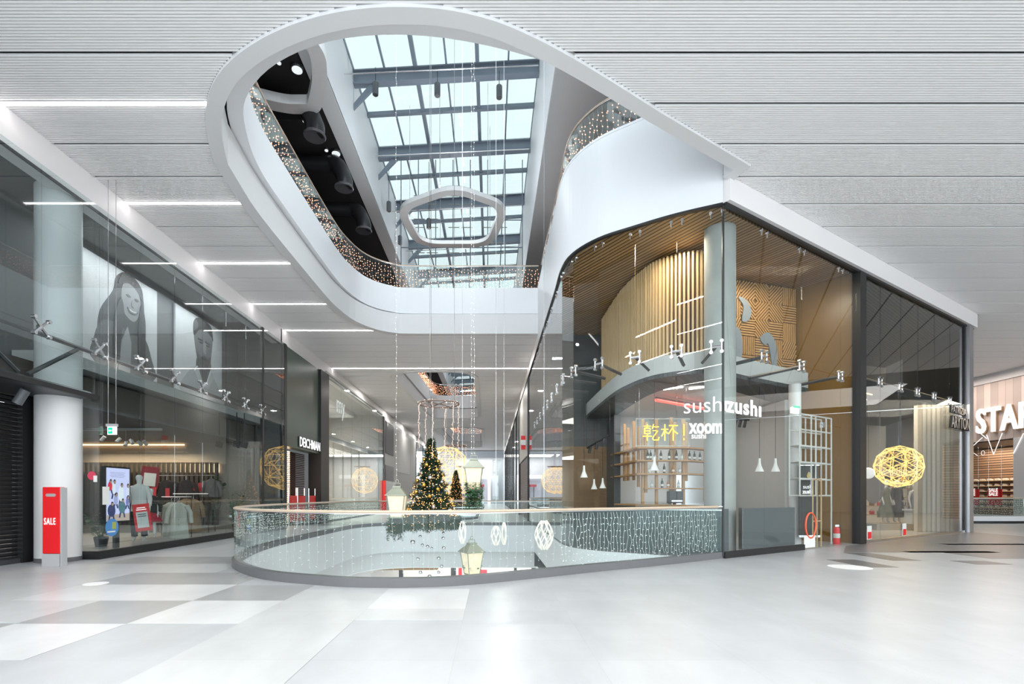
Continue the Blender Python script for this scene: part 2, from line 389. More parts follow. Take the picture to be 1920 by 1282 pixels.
# ---------------------------------------------------------------- ceiling slats with the openings cut out
b = MB(); y = 5.0; k = 0
while y < 78.6:
    if k % 20 != 19:
        xs = sorted([-8.8, 29.0]+[x for P in (L1c, L2, L3, BLD) for x in cross(y, P) if -8.8 < x < 29])
        for x0, x1 in zip(xs, xs[1:]):
            if x1-x0 < .03: continue
            m_ = ((x0+x1)/2, y)
            if inside(m_, L1c) or inside(m_, L2) or inside(m_, L3) or inside(m_, BLD): continue
            b.box(x0, x1, y-.0165, y+.0165, ZC, ZC+.035)
    y += .0522; k += 1
b.build('ceiling_slats', SLAT, kind='structure')
MB().poly([(-20, -10), (45, -10), (45, 79), (-20, 79)], ZC+.06, ZC+.1, [L1c, L2, L3]).build('ceiling', BACKING, kind='structure')
MB().box(-20, 45, -10, 4.95, ZC, ZC+.04).build('ceiling_front', SLAT, kind='structure')
# bulkhead lips round the openings, upper slab bands
MB().strip([cornF]+L1, ZC-.05, 9.25, .27, .135).build('trim_1', LIP, kind='structure')
MB().strip(L2, ZC-.05, 9.25, .27, .135, True).build('trim_2', LIP, kind='structure')
MB().strip(L3, ZC-.05, 9.25, .27, .135, True).build('trim_3', LIP, kind='structure')
U2 = offset(L2, .36, True); U3 = offset(L3, .36, True)
MB().strip(U1, 9.3, 10.42, .3, -.15).build('trim_4', WHITE, kind='structure')
MB().strip(U2, 9.3, 10.42, .3, -.15, True).build('trim_5', WHITE, kind='structure')
MB().strip(U3, 9.3, 10.42, .3, -.15, True).build('trim_6', WHITE, kind='structure')
U1c = U1+[Vector((2.06, 18))]+[p.copy() for p in Fs[::-1][1:-1]]
MB().poly([(-20, -10), (45, -10), (45, 79), (-20, 79)], ZU-.35, ZU, [offset(U1, -.15)+U1c[len(U1):], offset(U2, -.15, True), offset(U3, -.15, True)]).build('ceiling_upper_deck', BACKING, kind='structure')
# white curved wall over the restaurant glass, down the corridor side too
MB().strip([p.copy() for p in Fs]+[Vector((2.06, 22.2))], ZG, 10.4, .16, .04).build('wall_restaurant_fascia', WHITE, kind='structure')
MB().strip([p.copy() for p in Fs]+[Vector((2.06, 22.0))], 10.4, 10.46, .3, .1).build('trim_7', WHITE, kind='structure')
MB().box(2.02, 2.2, 22.2, 79, ZG-.05, ZC+.1).build('wall_corridor_fascia', FASC, kind='structure')
MB().strip([Vector(f2(0, .08)), Vector(f2(8.53, .08))], ZG, ZC+.1, .18).build('wall_corner_fascia', FASC, kind='structure')
MB().strip([Vector(f2(0, .09)), Vector(f2(-.02, .3))], ZC-.02, 9.2, .1).build('trim_8', LIP, kind='structure')
MB().box(-9.2, -8.8, -10, 79, 7.78, ZC+.05).build('wall_left_fascia', FASC, kind='structure')
MB().box(-8.83, -8.8, -10, 79, 7.72, 7.78).build('trim_9', BLACK, kind='structure')
MB().strip([Vector(f2(0, .03)), Vector(f2(8.5, .03))], ZG-.07, ZG, .1).build('trim_10', BLACK, kind='structure')
MB().strip([p.copy() for p in Fs]+[Vector((2.06, 79))], ZG-.05, ZG, .1).build('trim_11', BLACK, kind='structure')
# lower slab edge and the level below
MB().strip(V1, -1.25, -.001, .3, 0).build('wall_void_edge', WHITE, kind='structure')
MB().strip([Vector((2.06, 24)), Vector((2.06, 18))]+[p.copy() for p in Fs[::-1][1:]], -1.25, -.001, .3, -.13).build('wall_void_edge_right', WHITE, kind='structure')
V1in = offset(V1, -.12)
MB().strip(V1in, -2.0, -1.25, .3, -.15).build('wall_void_lower_lip', LIP, kind='structure')
MB().poly([(-20, -10), (45, -10), (45, 88), (-20, 88)], -2.05, -1.98, [offset(V1c, -.15, True), L2, L3]).build('ceiling_lower', SLAT, kind='structure')
LF = mat('lower_floor_tile', (.55, .55, .56), .3)
MB().box(-20, 45, -10, 88, -7.6, -7.5).build('floor_lower', LF, kind='structure')
MB().box(-9, 9, 29.5, 29.7, -7.5, -2.05).build('wall_lower_shop', mat('cream_wall', (.78, .72, .70), .6), kind='structure')
MB().box(-7.2, -7.0, 4, 29.5, -7.5, -2.05).build('wall_lower_left', WHITE, kind='structure')
b = MB(); 
for i in range(14): b.box(-6.9+i*.03, -2.6, 24.5+i*.32, 24.62+i*.32, -2.2, -2.1)
b.build('ceiling_lower_slats', WOOD, kind='structure')

# ---------------------------------------------------------------- upper storey and skylight
MB().box(-14, -5.65, -5, 80, 14.4, 14.6).build('ceiling_upper_black', mat('black_ceiling', (.012, .011, .012), .8), kind='structure')
UG = mat('soffit_grey', (.74, .76, .77), .6, var=.01)
MB().box(-5.66, -5.1, -5, 80, 14.38, 14.45).build('ceiling_well_soffit', UG, kind='structure')
MB().box(-5.6, -5.1, -5, 80, 14.4, 17.3).build('wall_well_left', WHITE, kind='structure')
MB().box(1.79, 45, -5, 80, 13.36, 13.5).build('ceiling_upper_right', UG, kind='structure')
MB().box(1.78, 2.2, -5, 80, 13.38, 17.7).build('wall_well_right', WHITE, kind='structure')
MB().box(-14.2, -14, -5, 80, ZU, 14.5).build('wall_upper_left', DARK, kind='structure')
MB().box(29, 29.2, -5, 80, ZU, 13.5).build('wall_upper_right', UG, kind='structure')
MB().box(-14, 29, 80, 80.2, 8.4, 17.6).build('wall_upper_far', UG, kind='structure')
SKYG = glass_mat('skylight_glass', (.50, .525, .51), .04)
sky = thing('skylight_roof', 'long glazed skylight with blue-grey steel beams above the atrium', 'skylight', (-1.6, 30, 17.2))
def zr(x): return 17.2+.4*(x+5.1)/6.88
def sbox(b, x0, x1, y0, y1, dz0, dz1):
    return b.add([(x0, y0, zr(x0)+dz0), (x1, y0, zr(x1)+dz0), (x1, y1, zr(x1)+dz0), (x0, y1, zr(x0)+dz0), (x0, y0, zr(x0)+dz1), (x1, y0, zr(x1)+dz1), (x1, y1, zr(x1)+dz1), (x0, y1, zr(x0)+dz1)],
                 [(0, 3, 2, 1), (4, 5, 6, 7), (0, 1, 5, 4), (1, 2, 6, 5), (2, 3, 7, 6), (3, 0, 4, 7)])
xm = [-5.1+1.147*i for i in range(7)]
for k in range(16):
    yb = 14.65+4.15*k
    b = MB()
    sbox(b, -5.1, 1.78, yb-.14, yb+.14, -.6, -.56); sbox(b, -5.1, 1.78, yb-.02, yb+.02, -.56, -.14); sbox(b, -5.1, 1.78, yb-.14, yb+.14, -.14, -.1)
    b.add([(-5.1, yb-.05, 15.9), (-4.5, yb-.05, 16.62), (-4.2, yb-.05, 16.62), (-5.1, yb-.05, 15.7), (-5.1, yb+.05, 15.9), (-4.5, yb+.05, 16.62), (-4.2, yb+.05, 16.62), (-5.1, yb+.05, 15.7)],
          [(0, 1, 2, 3), (7, 6, 5, 4), (0, 4, 5, 1), (1, 5, 6, 2), (2, 6, 7, 3), (3, 7, 4, 0)])
    b.build('steel_beam', ROOFST, sky)
    b = MB(); sbox(b, -5.1, 1.78, yb+2.0, yb+2.15, -.2, -.05); b.build('purlin', ROOFST, sky)
    if k < 8:
        b = MB(); b.tube([(-5.0, yb+2.55, 15.7), (1.6, yb+2.55, 16.0)], .02, 5); b.build('sprinkler_pipe', STEEL, sky)
for i, x in enumerate(xm):
    wd = .07 if i in (2, 4) else .03
    b = MB(); sbox(b, x-wd, x+wd, 5, 80, -.16 if wd > .05 else -.1, .02); b.build('mullion', ROOFST, sky)
for k in range(16):
    y0 = 14.65+4.15*k-4.15
    b = MB(); sbox(b, -5.1, 1.78, y0, y0+4.15, .0, .02); b.build('glass_pane', SKYG, sky)
# hanging cylinder lamps in the roof
lamp0 = None
def cyl_lamp(p, i):
    global lamp0
    lab = ['dark cylinder spotlight hanging under the skylight, left of three on the near pipe', 'dark cylinder spotlight hanging under the skylight, middle of three on the near pipe', 'dark cylinder spotlight hanging under the skylight, right of three on the near pipe',
           'dark cylinder spotlight beside the white skylight wall, above the pentagon ring', 'dark cylinder spotlight seen through the middle of the pentagon ring', 'dark cylinder spotlight beside the white skylight wall, lower than the pentagon ring'][i]
    if lamp0 is None:
        lamp0 = thing('cylinder_spotlight', lab, 'spotlight', p, 'cylinder spotlights hanging below the skylight')
        MB().lathe(p, [(.1, 0), (.11, .02), (.11, .42), (.09, .45)], 12).build('lamp_body', mat('graphite', (.1, .11, .12), .4), lamp0, True)
        MB().lathe(p, [(.085, -.01), (.085, .01)], 12).build('lens', STEEL, lamp0)
        MB().tube([(p[0], p[1], p[2]+.45), (p[0], p[1], p[2]+1.0)], .012, 5).build('cable', BLACK, lamp0)
    else:
        q_ = dup(lamp0, p, lab)
        if i > 2: MB().tube([(p[0], p[1], p[2]+.9), (p[0], p[1], 17.2)], .012, 5).build('long_cable', BLACK, q_)
for i, (x, y, Y) in enumerate([(704, 178, 18.3), (820, 180, 18.3), (936, 184, 18.3), (729, 396, 24), (804, 428, 24), (750, 458, 27)]):
    cyl_lamp(tuple(at(x, y, Y)), i)
# ring lamps
def ring(name, label, c, pts, wdt, hgt, m, top):
    t = thing(name, label, 'lamp', c)
    P = [Vector((c[0]+x, c[1]+y)) for x, y in pts]; P = rounded(P, .28)
    MB().strip(P, c[2], c[2]+hgt, wdt, wdt/2, True).build('ring_frame', m, t)
    MB().strip(P, c[2]+hgt, c[2]+hgt+.05, wdt*.6, wdt/2, True).build('ring_top', DARK, t)
    for i in range(0, len(P), max(1, len(P)//5)):
        p = P[i]; MB().tube([(p.x, p.y, c[2]+hgt), (p.x, p.y, top)], .008, 4).build('cable', STEEL, t)
    return t
def rounded(P, f, n=7):
    out = []; m = len(P)
    for i in range(m):
        a = P[i-1]; b = P[i]; c = P[(i+1) % m]; p = b+(a-b)*f; q = b+(c-b)*f
        for k in range(n):
            t = k/(n-1); out.append(p*(1-t)**2+b*2*t*(1-t)+q*t*t)
    return out
RINGM = mat('ring_lamp_white', (.72, .73, .73), .5)
# pentagon hanging in the well: corners read from the picture at one height
hz = 11.2
pent = [Vector(ppt(x, y, hz)) for x, y in ((852, 362), (758, 395), (792, 457), (912, 457), (938, 392))]
cc = sum(pent, Vector((0, 0)))/5
ring('pentagon_ring_lamp', 'white pentagon ring lamp hanging in the middle of the skylight well', (cc.x, cc.y, EYE+hz), [(p.x-cc.x, p.y-cc.y) for p in reversed(pent)], .34, .16, RINGM, 17.3)
hz = 12.2
pent = [Vector(ppt(x, y, hz)) for x, y in ((420, 185), (540, 214), (600, 214), (614, 160), (612, 105), (560, 30), (470, -60), (380, 20))]
cc = sum(pent, Vector((0, 0)))/8
ring('polygon_ring_lamp', 'large white rounded ring lamp under the black upper ceiling at left', (cc.x, cc.y, EYE+hz), [(p.x-cc.x, p.y-cc.y) for p in pent], .42, .3, RINGM, 14.4)
# ducts and downlights on the black ceiling
DUCT = mat('dark_duct', (.02, .02, .022), .35, var=.1)
for i, (x, y, dx) in enumerate([(590, 255, -60), (645, 352, -70), (682, 432, -70)]):
    p = at(x, y, 950*11.6/(CY-y)); q = at(x+dx, y-12, 950*12.4/(CY-y+12))
    lab = ['fat dark duct with round outlet on the black ceiling, nearest of three', 'dark curved duct on the black ceiling, between the other two', 'dark curved duct on the black ceiling, farthest of three'][i]
    t = thing('ventilation_duct', lab, 'duct', tuple(p), 'ducts on the black upper ceiling')
    a = Vector((p.x, p.y, p.z+.35)); P = smooth([p, a, Vector((p.x-.35, p.y+.1, p.z+.95)), Vector((p.x-1.0, p.y+.2, p.z+1.0)), Vector((p.x-4, p.y+.3, 14.2))], 5)
    MB().tube(P, .3, 14).build('duct_pipe', DUCT, t, True)
    MB().lathe(p, [(.2, -.02), (.33, -.04), (.36, 0), (.33, .05)], 18).build('outlet_collar', mat('duct_rim', (.09, .09, .1), .3), t, True)
dl = None
for i, (x, y) in enumerate([(557, 131), (630, 288), (523, 118), (571, 227), (616, 310), (612, 282)]):
    Y = 950*12.9/(CY-y); p = at(x, y, Y); r = .17 if i < 2 else .07
    lab = ['round white downlight on the black ceiling inside the large ring lamp', 'round white downlight on the black ceiling beside the ducts', 'tiny grey sensor on the black ceiling nearest the glass railing', 'tiny grey sensor just past the large ring lamp', 'tiny grey sensor below the bright downlight', 'tiny grey sensor left of the bright downlight'][i]
    t = thing('ceiling_downlight' if i < 2 else 'ceiling_sensor', lab, 'downlight' if i < 2 else 'sensor', tuple(p))
    MB().lathe(p, [(r, 0), (r*1.1, .04), (r*1.1, .3 if i < 2 else .08)], 16).build('lamp_body', BLACK if i < 2 else STEEL, t)
    MB().lathe(p, [(r*.9, -.02), (r*.9, .0)], 16).build('lens', mat('lens_white', (.7, .75, .75), .3, emit=.6), t)

# ---------------------------------------------------------------- ceiling LED lines
def led(x0, x1, Y, lab, z=ZC-.01):
    t = thing('linear_light', lab, 'ceiling light', ((x0+x1)/2, Y, z), 'LED lines across the ceiling')
    MB().box(x0, x1, Y-.03, Y+.03, z-.012, z+.03).build('diffuser', LED, t)
    MB().box(x0, x1, Y-.045, Y+.045, z, z+.06).build('housing', LIP, t)
def edge_x(Y): return min(x for x in cross(Y, L1c))
for i, Y in enumerate((9.1, 12.2, 15.35, 18.6, 21.6)):
    led(-8.78, (edge_x(Y)-.02), Y, ['nearest', 'second nearest', 'third', 'fourth', 'fifth'][i]+' white LED line left of the big ceiling opening')
led(-8.78, 2.0, 28.05, 'long white LED line across the ceiling before the second opening')
# ================================================================ railings
def seglen(P): return sum((b-a).length for a, b in zip(P, P[1:]))
def sub(P, a, b):
    """part of the polyline between arc lengths a and b"""
    out = []; acc = 0
    for p, q in zip(P, P[1:]):
        L = (q-p).length
        if acc+L > a and acc < b:
            t0 = max(0, (a-acc)/L); t1 = min(1, (b-acc)/L)
            if not out: out.append(p+(q-p)*t0)
            out.append(p+(q-p)*t1)
        acc += L
    return out
def railing(t, path, zb, zg0, ztop, step, goff, curb=True, curb_h=.14, gl=None, rail_m=None, closed=False):
    P = [Vector(p) for p in path]
    if closed: P = P+[P[0]]
    if curb: MB().strip(P, zb+.001, zb+curb_h, .16, .08).build('curb', CURB, t)
    G = offset(P, goff); n = max(1, round(seglen(G)/step)); L = seglen(G)
    for i in range(n):
        s = sub(G, L*i/n+.006, L*(i+1)/n-.006)
        if len(s) > 1: MB().strip(s, zg0, ztop-.03, .018).build('glass_panel', gl or RGLASS, t)
    b = MB(); b.tube([(p.x, p.y, ztop) for p in G], .027, 8); b.build('handrail', rail_m or RAILM, t, True)
    b = MB(); b.strip(G, ztop-.035, ztop-.02, .022); b.build('rail_channel', STEEL, t)
    return G
t = thing('glass_railing', 'curved glass railing with oak handrail and grey curb round the near atrium void', 'railing', (-1, 7.8, 0))
G1 = railing(t, V1, 0, .1, 1.15, 1.18, .05)
MB().tube([(5.05, 11.3, 1.15), (5.17, 11.33, 1.15)], .03, 8).build('rail_end', STEEL, t)
t = thing('glass_railing', 'glass railing with oak handrail above the big ceiling opening', 'railing', (-1, 22, ZU))
GU = railing(t, U1, ZU+.12, ZU+.12, 11.42, 1.6, -.1, curb=False)
t = thing('glass_railing', 'upper glass railing curving over the white restaurant wall', 'railing', (2, 16, ZU))
FU = [p.copy() for p in Fs]+[Vector((2.06, 22))]
GF = railing(t, FU, ZU+.15, ZU+.16, 11.42, 1.6, .12, curb=False)
for U, la, zb, cb in ((U2, 'upper glass railing round the second ceiling opening', ZU+.12, False), (U3, 'upper glass railing round the farthest ceiling opening', ZU+.12, False)):
    t = thing('glass_railing', la, 'railing', (-3, U[0].y, zb)); railing(t, U, zb, zb, 11.42, 1.8, -.1, curb=cb, closed=True)
t = thing('glass_railing', 'far glass railing on the corridor floor behind the atrium bridge', 'railing', (-3, 28, 0)); G2 = railing(t, offset(L2, .05, True), 0, .1, 1.15, 1.5, .05, closed=True)
t = thing('glass_railing', 'farthest glass railing on the corridor floor', 'railing', (-3, 52, 0)); railing(t, offset(L3, .05, True), 0, .1, 1.15, 1.8, .05, closed=True)

def curtain(P, ztop, drop, step, m_wire, m_bulb, jit=.012, bulb=.1, wr=.003, br=.011, twig=True, off=0, dropf=None, rung=0):
    P = offset(P, off); Q = resample(P, step); W = MB(); B = MB(); prev = None
    for q in Q:
        d = drop*(dropf(q) if dropf else 1)*(1-.12*R()); n = max(2, int(d/bulb)); pts = []
        for k in range(n+1):
            pts.append(Vector((q.x+(R()-.5)*jit*2, q.y+(R()-.5)*jit*2, ztop-.03-d*k/n)))
        if wr: W.tube(pts, wr, 3)
        for k in range(1, n+1):
            p = pts[k]
            if twig:
                a = R()*6.28; e = p+Vector((math.cos(a)*.03, math.sin(a)*.03, (R()-.35)*.03)); B.tube([p, e], br*.5, 4)
            else: B.octa((p.x+(R()-.5)*.03, p.y+(R()-.5)*.03, p.z+(R()-.5)*bulb*.8), br)
    return W, B
def curtain_thing(lab, loc, grp=None, m=WARM, mw=WIRE, cat='light curtain', **k):
    t = thing('light_curtain', lab, cat, loc, grp); W, B = curtain(m_wire=mw, m_bulb=m, **k)
    if W.v: W.build('cable_strands', mw, t, kind='stuff')
    B.build('bulbs', m, t, kind='stuff'); return t
LG = seglen(G1)
Gr = sub(G1, .15, 4.6); Gm = sub(G1, 4.6, 12.6); Gl = sub(G1, 12.6, 30)
curtain_thing('white unlit LED curtain hanging on the railing in front of the slate panel', (4, 10.6, 1.1), m=COOLB, P=Gr, ztop=1.12, drop=.95, step=.085, jit=.02, bulb=.11, wr=.004, br=.011, off=.03)
curtain_thing('thin clear LED curtain strands on the front curve of the near railing', (-1, 7.9, 1.1), m=COOLB, P=Gm, ztop=1.12, drop=.9, step=.16, jit=.012, bulb=.11, wr=.0022, br=.006, off=.03)
curtain_thing('thin LED curtain strands on the far side of the near railing', (-6, 16, 1.1), m=COOLB, mw=mat('dark_cable', (.12, .15, .13), .6), P=Gl, ztop=1.12, drop=.6, step=.1, jit=.03, bulb=.06, wr=.004, br=.012, off=.03)
LU = seglen(GU)
curtain_thing('warm glowing light curtain on the upper railing left of the atrium', (-5.6, 15, 11.4), P=sub(GU, 6, LU), ztop=11.4, drop=.95, step=.14, bulb=.125, wr=.0012, br=.016, twig=False, jit=.03, off=-.04)
curtain_thing('warm glowing light curtain on the upper railing over the restaurant wall', (2.06, 16, 11.4), P=GF, ztop=11.4, drop=.9, step=.15, bulb=.13, wr=.003, br=.015, twig=False, jit=.03, off=.04)
curtain_thing('warm glowing light curtain on the second upper railing', (-3, 35, 11.4), P=offset(U2, -.1)+[U2[0]], ztop=11.4, drop=.95, step=.14, bulb=.13, wr=0, br=.022, twig=False, jit=.04)
curtain_thing('warm light curtain on the farthest upper railing', (-3, 60, 11.4), P=offset(U3, -.1)+[U3[0]], ztop=11.4, drop=.95, step=.25, bulb=.2, wr=0, br=.03, twig=False, jit=.04)
curtain_thing('unlit LED curtain on the corridor railing behind the bridge', (-3, 28.6, 1.1), m=COOLB, mw=mat('dark_cable', (.12, .15, .13), .6), P=G2, ztop=1.12, drop=.75, step=.16, jit=.03, bulb=.11, wr=.006, br=.014)
# slate panel behind the railing, under the restaurant glass
MB().strip([p.copy() for p in Fs], .001, 1.06, .05, .06).build('wall_restaurant_base', PANEL, kind='structure')
MB().strip([p.copy() for p in Fs]+[Vector((2.06, 28))], .001, .05, .08, .04).build('trim_12', CURB, kind='structure')
MB().strip([p.copy() for p in Fs], 1.06, 1.09, .12, .07).build('trim_13', STEEL, kind='structure')

# ================================================================ restaurant storefront
def pane(t, p, q, z0, z1, m=None, g=.006, off=0, name='glass_pane'):
    p = Vector(p[:2]); q = Vector(q[:2]); d = (q-p).normalized()*g
    return MB().wall(p+d, q-d, z0, z1, .016, off).build(name, m or GLASS, t)
def spider_proto(t, loc, d, kind='plate', sz=1):
    """fitting meshes in local space; d = direction along the glass"""
    d = Vector((d[0], d[1], 0)).normalized(); n = Vector((d.y, -d.x, 0)); b = MB(); c = Vector(loc)
    if kind == 'plate':
        for s in (-1, 1):
            b.tube([c+d*(.11*s)+Vector((0, 0, .1)), c+d*(.11*s)-Vector((0, 0, .1))], .022, 6)
            for u in (-1, 1):
                q = c+d*(.11*s)+Vector((0, 0, .12*u)); b.tube([q-n*.03, q+n*.035], .04, 10)
        b.tube([c-d*.1, c+d*.1], .03, 6)
    elif kind == 'x':
        for s in (-1, 1):
            for u in (-1, 1):
                q = c+d*(.16*s)+Vector((0, 0, .15*u)); b.tube([c, q], [.035, .02], 6); b.tube([q-n*.03, q+n*.045], .038, 10)
        b.tube([c-n*.06, c+n*.02], .05, 8)
    else:
        for s in (-1, 1):
            q = c+d*(.12*s); b.tube([q-n*.02, q+n*.03], .036, 8); b.tube([q, q-Vector((0, 0, .12))], .02, 5)
    return b.build('spider_fitting' if kind != 'top' else 'clamp', STEEL, t)
t = thing('restaurant_storefront', 'tall curved glass front of the sushi restaurant above the atrium', 'storefront', (3, 12.5, 0))
FP = Fpoly+[Vector((2.06, 14.6+1.35*i)) for i in range(1, 10)]+[Vector((2.06, 28))]
for i, (p, q) in enumerate(zip(FP, FP[1:])):
    pane(t, p, q, .05, 4.735); pane(t, p, q, 4.75, ZG-.05)
ARM = mat('dark_arm', (.07, .07, .075), .4)
for i in range(0, 13):
    p = FP[i]; a = FP[max(i-1, 0)]; q = FP[i+1]; d = (q-a).normalized()
    c = Vector((p.x, p.y, 4.745)); n = Vector((d.y, -d.x, 0))
    if i == 0: c += Vector((-.12, .06, 0)); n = Vector((.1, 1, 0)).normalized()
    spider_proto(t, c, d); spider_proto(t, c+Vector((0, 0, 3.02)), d, 'top')
    if i < 10: MB().tube([c+n*.05, c+n*1.0-Vector((0, 0, .1))], .045, 4).build('bracket_arm', ARM, t)
MB().box(C.x-.02, C.x+.02, C.y-.02, C.y+.02, .05, ZG-.05).build('corner_joint', BLACK, t)
# right-hand side of the corner
t = thing('restaurant_storefront', 'flat glass front of the sushi restaurant facing the hall, right of the corner', 'storefront', f2(1.7, 0, 0))
J = [0, .867, 1.78, 2.88, 3.38]
for a, b_ in zip(J, J[1:]):
    pane(t, f2(a), f2(b_), 4.75, ZG-.07)
    if b_ <= 1.78: pane(t, f2(a), f2(b_), .14, 4.735)
pane(t, f2(1.78), f2(2.35), .03, 3.3); pane(t, f2(2.35), f2(2.88), .03, 3.3, name='glass_door'); pane(t, f2(2.88), f2(3.38), .03, 4.735); pane(t, f2(1.78), f2(2.88), 3.32, 4.735)
MB().wall(f2(0), f2(1.806), .001, .14, .12).build('curb', BLACK, t)
MB().wall(f2(.0, -.12), f2(.19, -.12), .14, 1.1, .05).build('slate_panel', PANEL, t)
MB().wall(f2(.47, -.12), f2(1.7, -.12), .14, 1.1, .05).build('slate_panel', PANEL, t)
MB().wall(f2(.45, -.12), f2(.47, -.12), .14, 1.12, .09).build('panel_edge', STEEL, t)
for a in J[1:4]:
    c = Vector(f2(a, 0, 4.745)); spider_proto(t, c, FD); spider_proto(t, Vector(f2(a, 0, 7.75)), FD, 'top')
    MB().tube([Vector(f2(a, -.05, 4.74)), Vector(f2(a-.25, -1.15, 4.6))], .045, 4).build('bracket_arm', ARM, t)
MB().cb(f2(2.35, .02, 3.3), .16, .05, .14, math.atan2(1, 1.6)).build('patch_fitting', STEEL, t)
MB().wall(f2(3.38), f2(3.58), .001, ZG-.05, .22).build('corner_post', BLACK, t)
# fashion shop to the right
t = thing('fashion_storefront', 'glass front of the fashion shop between the black post and the steel pier', 'storefront', f2(5.7, 0, 0))
J = [3.58, 4.22, 5.01, 5.74, 6.51, 7.29, 8.03]
for a, b_ in zip(J, J[1:]):
    pane(t, f2(a), f2(b_), 4.9, ZG-.07, DGLASS); pane(t, f2(a), f2(b_), .08, 4.885, FGLASS)
    if a > 3.6: spider_proto(t, f2(a, 0, 4.89), FD)
MB().wall(f2(3.58), f2(8.03), .001, .08, .1).build('curb', STEEL, t)
MB().wall(f2(8.03), f2(8.1), .001, ZG-.05, .1).build('end_post', BLACK, t)
MB().wall(f2(8.1, .05), f2(8.33, .05), .001, ZG, .2).build('steel_pier', mat('brushed_steel', (.5, .5, .52), .28, .8, var=.05, stretch=(1, 1, 12)), t)
MB().wall(f2(8.25, .0), (E.x+.6, E.y+4), .001, ZG, .1).build('pier_side', mat('brushed_steel'), t)
# signs
text('sign', 'sushı', .5, (4.42-.02, 11.63, 3.28), (5.18-4.42, 11.32-11.69, 0), SIGNW, depth=.012, bold=-.003, wscale=.95)
s1 = bpy.data.objects['sign']; s1.location = (0, -.0, 0)
tag(s1, "thin white letters 'sushi' on the curved restaurant glass, left of the corner", 'sign')
o = text('sign', 'zushı', .5, f2(.04, .04, 3.28), FD.to_3d(), SIGNW, depth=.012, bold=.012, wscale=1.22, spacing=1.12)
tag(o, "bold white letters 'zushi' on the restaurant glass, right of the corner", 'sign')
o = text('sign', 'PATRIZIA', .36, f2(7.12, .1, 4.42), FD.to_3d(), BLACK, depth=.06, bold=.008, wscale=1.02); text('letter_face', 'PATRIZIA', .36, f2(7.12, .136, 4.42), FD.to_3d(), mat('letter_cream', (.6, .52, .45), .4), o, depth=.006, bold=-.004, wscale=1.02); tag(o, "black letters 'PATRIZIA' on the fashion shop glass, upper line", 'sign')
o = text('sign', 'ARYTON', .62, f2(7.12, .1, 3.88), FD.to_3d(), BLACK, depth=.08, bold=.012, wscale=.75); text('letter_face', 'ARYTON', .62, f2(7.12, .146, 3.88), FD.to_3d(), mat('letter_cream'), o, depth=.006, bold=-.006, wscale=.75); tag(o, "black letters 'ARYTON' on the fashion shop glass, lower line", 'sign')

# ================================================================ left side
XL = -8.62
t = thing('clothes_shop_storefront', 'long glass front of the clothes shop along the left side', 'storefront', (XL, 14, 0))
J = [5.6, 6.97, 8.33, 9.71, 11.15, 12.47, 13.8, 15.13, 16.47, 17.8, 19.1]
LGL = glass_mat('left_shop_glass', (.86, .90, .90), .06)
for a, b_ in zip(J, J[1:]):
    pane(t, (XL, a), (XL, b_), 4.64, 7.75, LGL)
    pane(t, (XL, a), (XL, b_), 3.6 if b_ < 11.2 else .18, 4.625, LGL)
pane(t, (XL, 11.15), (-8.98, 11.15), .18, 3.6, LGL)
pane(t, (XL, 19.2), (XL, 21.15), .18, 4.9, LGL); pane(t, (XL, 19.2), (XL, 21.15), 4.92, 7.75, LGL)
MB().box(XL-.1, XL+.03, 11.1, 21.3, .001, .18).build('curb', BLACK, t)
MB().box(-9.0, XL-.1, 11.1, 11.2, .001, .18).build('curb', BLACK, t)
MB().box(XL-.08, XL+.02, 19.08, 19.2, .001, 7.75).build('post', BLACK, t)
MB().box(XL-.08, XL+.02, 21.12, 21.3, .001, 7.75).build('post', BLACK, t)
for i, y in enumerate(J[2:]): spider_proto(t, (XL, y, 4.63), (0, 1), 'x')
MB().tube([(XL-.16, 5.5, 4.55), (XL-.16, 18.9, 4.55)], .045, 6).build('wind_beam', ARM, t)
MB().tube([(XL-.16, 8.4, 3.62), (XL-.16, 11.1, 3.62)], .05, 4).build('wind_beam', ARM, t)
MB().tube([(XL-.16, 9.6, 3.7), (XL-.16, 10.75, 4.5)], .04, 6).build('strut', ARM, t)
MB().tube([(XL-.16, 8.2, 4.5), (XL-.16, 9.4, 3.7)], .04, 6).build('strut', ARM, t)
MB().box(XL-.1, XL+.0, 5, 11.1, 3.5, 3.6).build('lintel', BLACK, t)
MB().box(-9.95, XL-.1, 5, 11.0, 3.5, 3.62).build('soffit', DARK, t)
sh = stripe_mat('black_shutter', (.02, .02, .021), (.004, .004, .004), .09, .2, 2, .35)
t = thing('roller_shutter', 'closed black roller shutter at the left edge', 'shutter', (-9.88, 8, 0))
b = MB()
for i in range(38): b.tube([(-9.9, 3, .1+i*.09), (-9.9, 10.55, .1+i*.09)], .045, 6)
b.build('slats', BLACK, t); MB().box(-9.98, -9.8, 3, 10.6, .001, .1).build('bottom_bar', DARK, t)
MB().box(-9.98, -9.75, 10.55, 11.0, .001, 3.6).build('side_frame', BLACK, t)
MB().tube([(-9.82, 7, .06), (-9.82, 7.2, .06)], .02, 6).build('lock', STEEL, t)
t = thing('round_column', 'white round column beside the black shutter', 'column', (-9.32, 10.92, 0))
MB().lathe((-9.32, 10.92, 0), [(.405, .09), (.405, 8.4)], 40).build('shaft', mat('column_white', (.70, .70, .70), .5, var=.01), t, True)
MB().lathe((-9.32, 10.92, 0), [(.41, .001), (.41, .09)], 40).build('skirting', CURB, t, True)
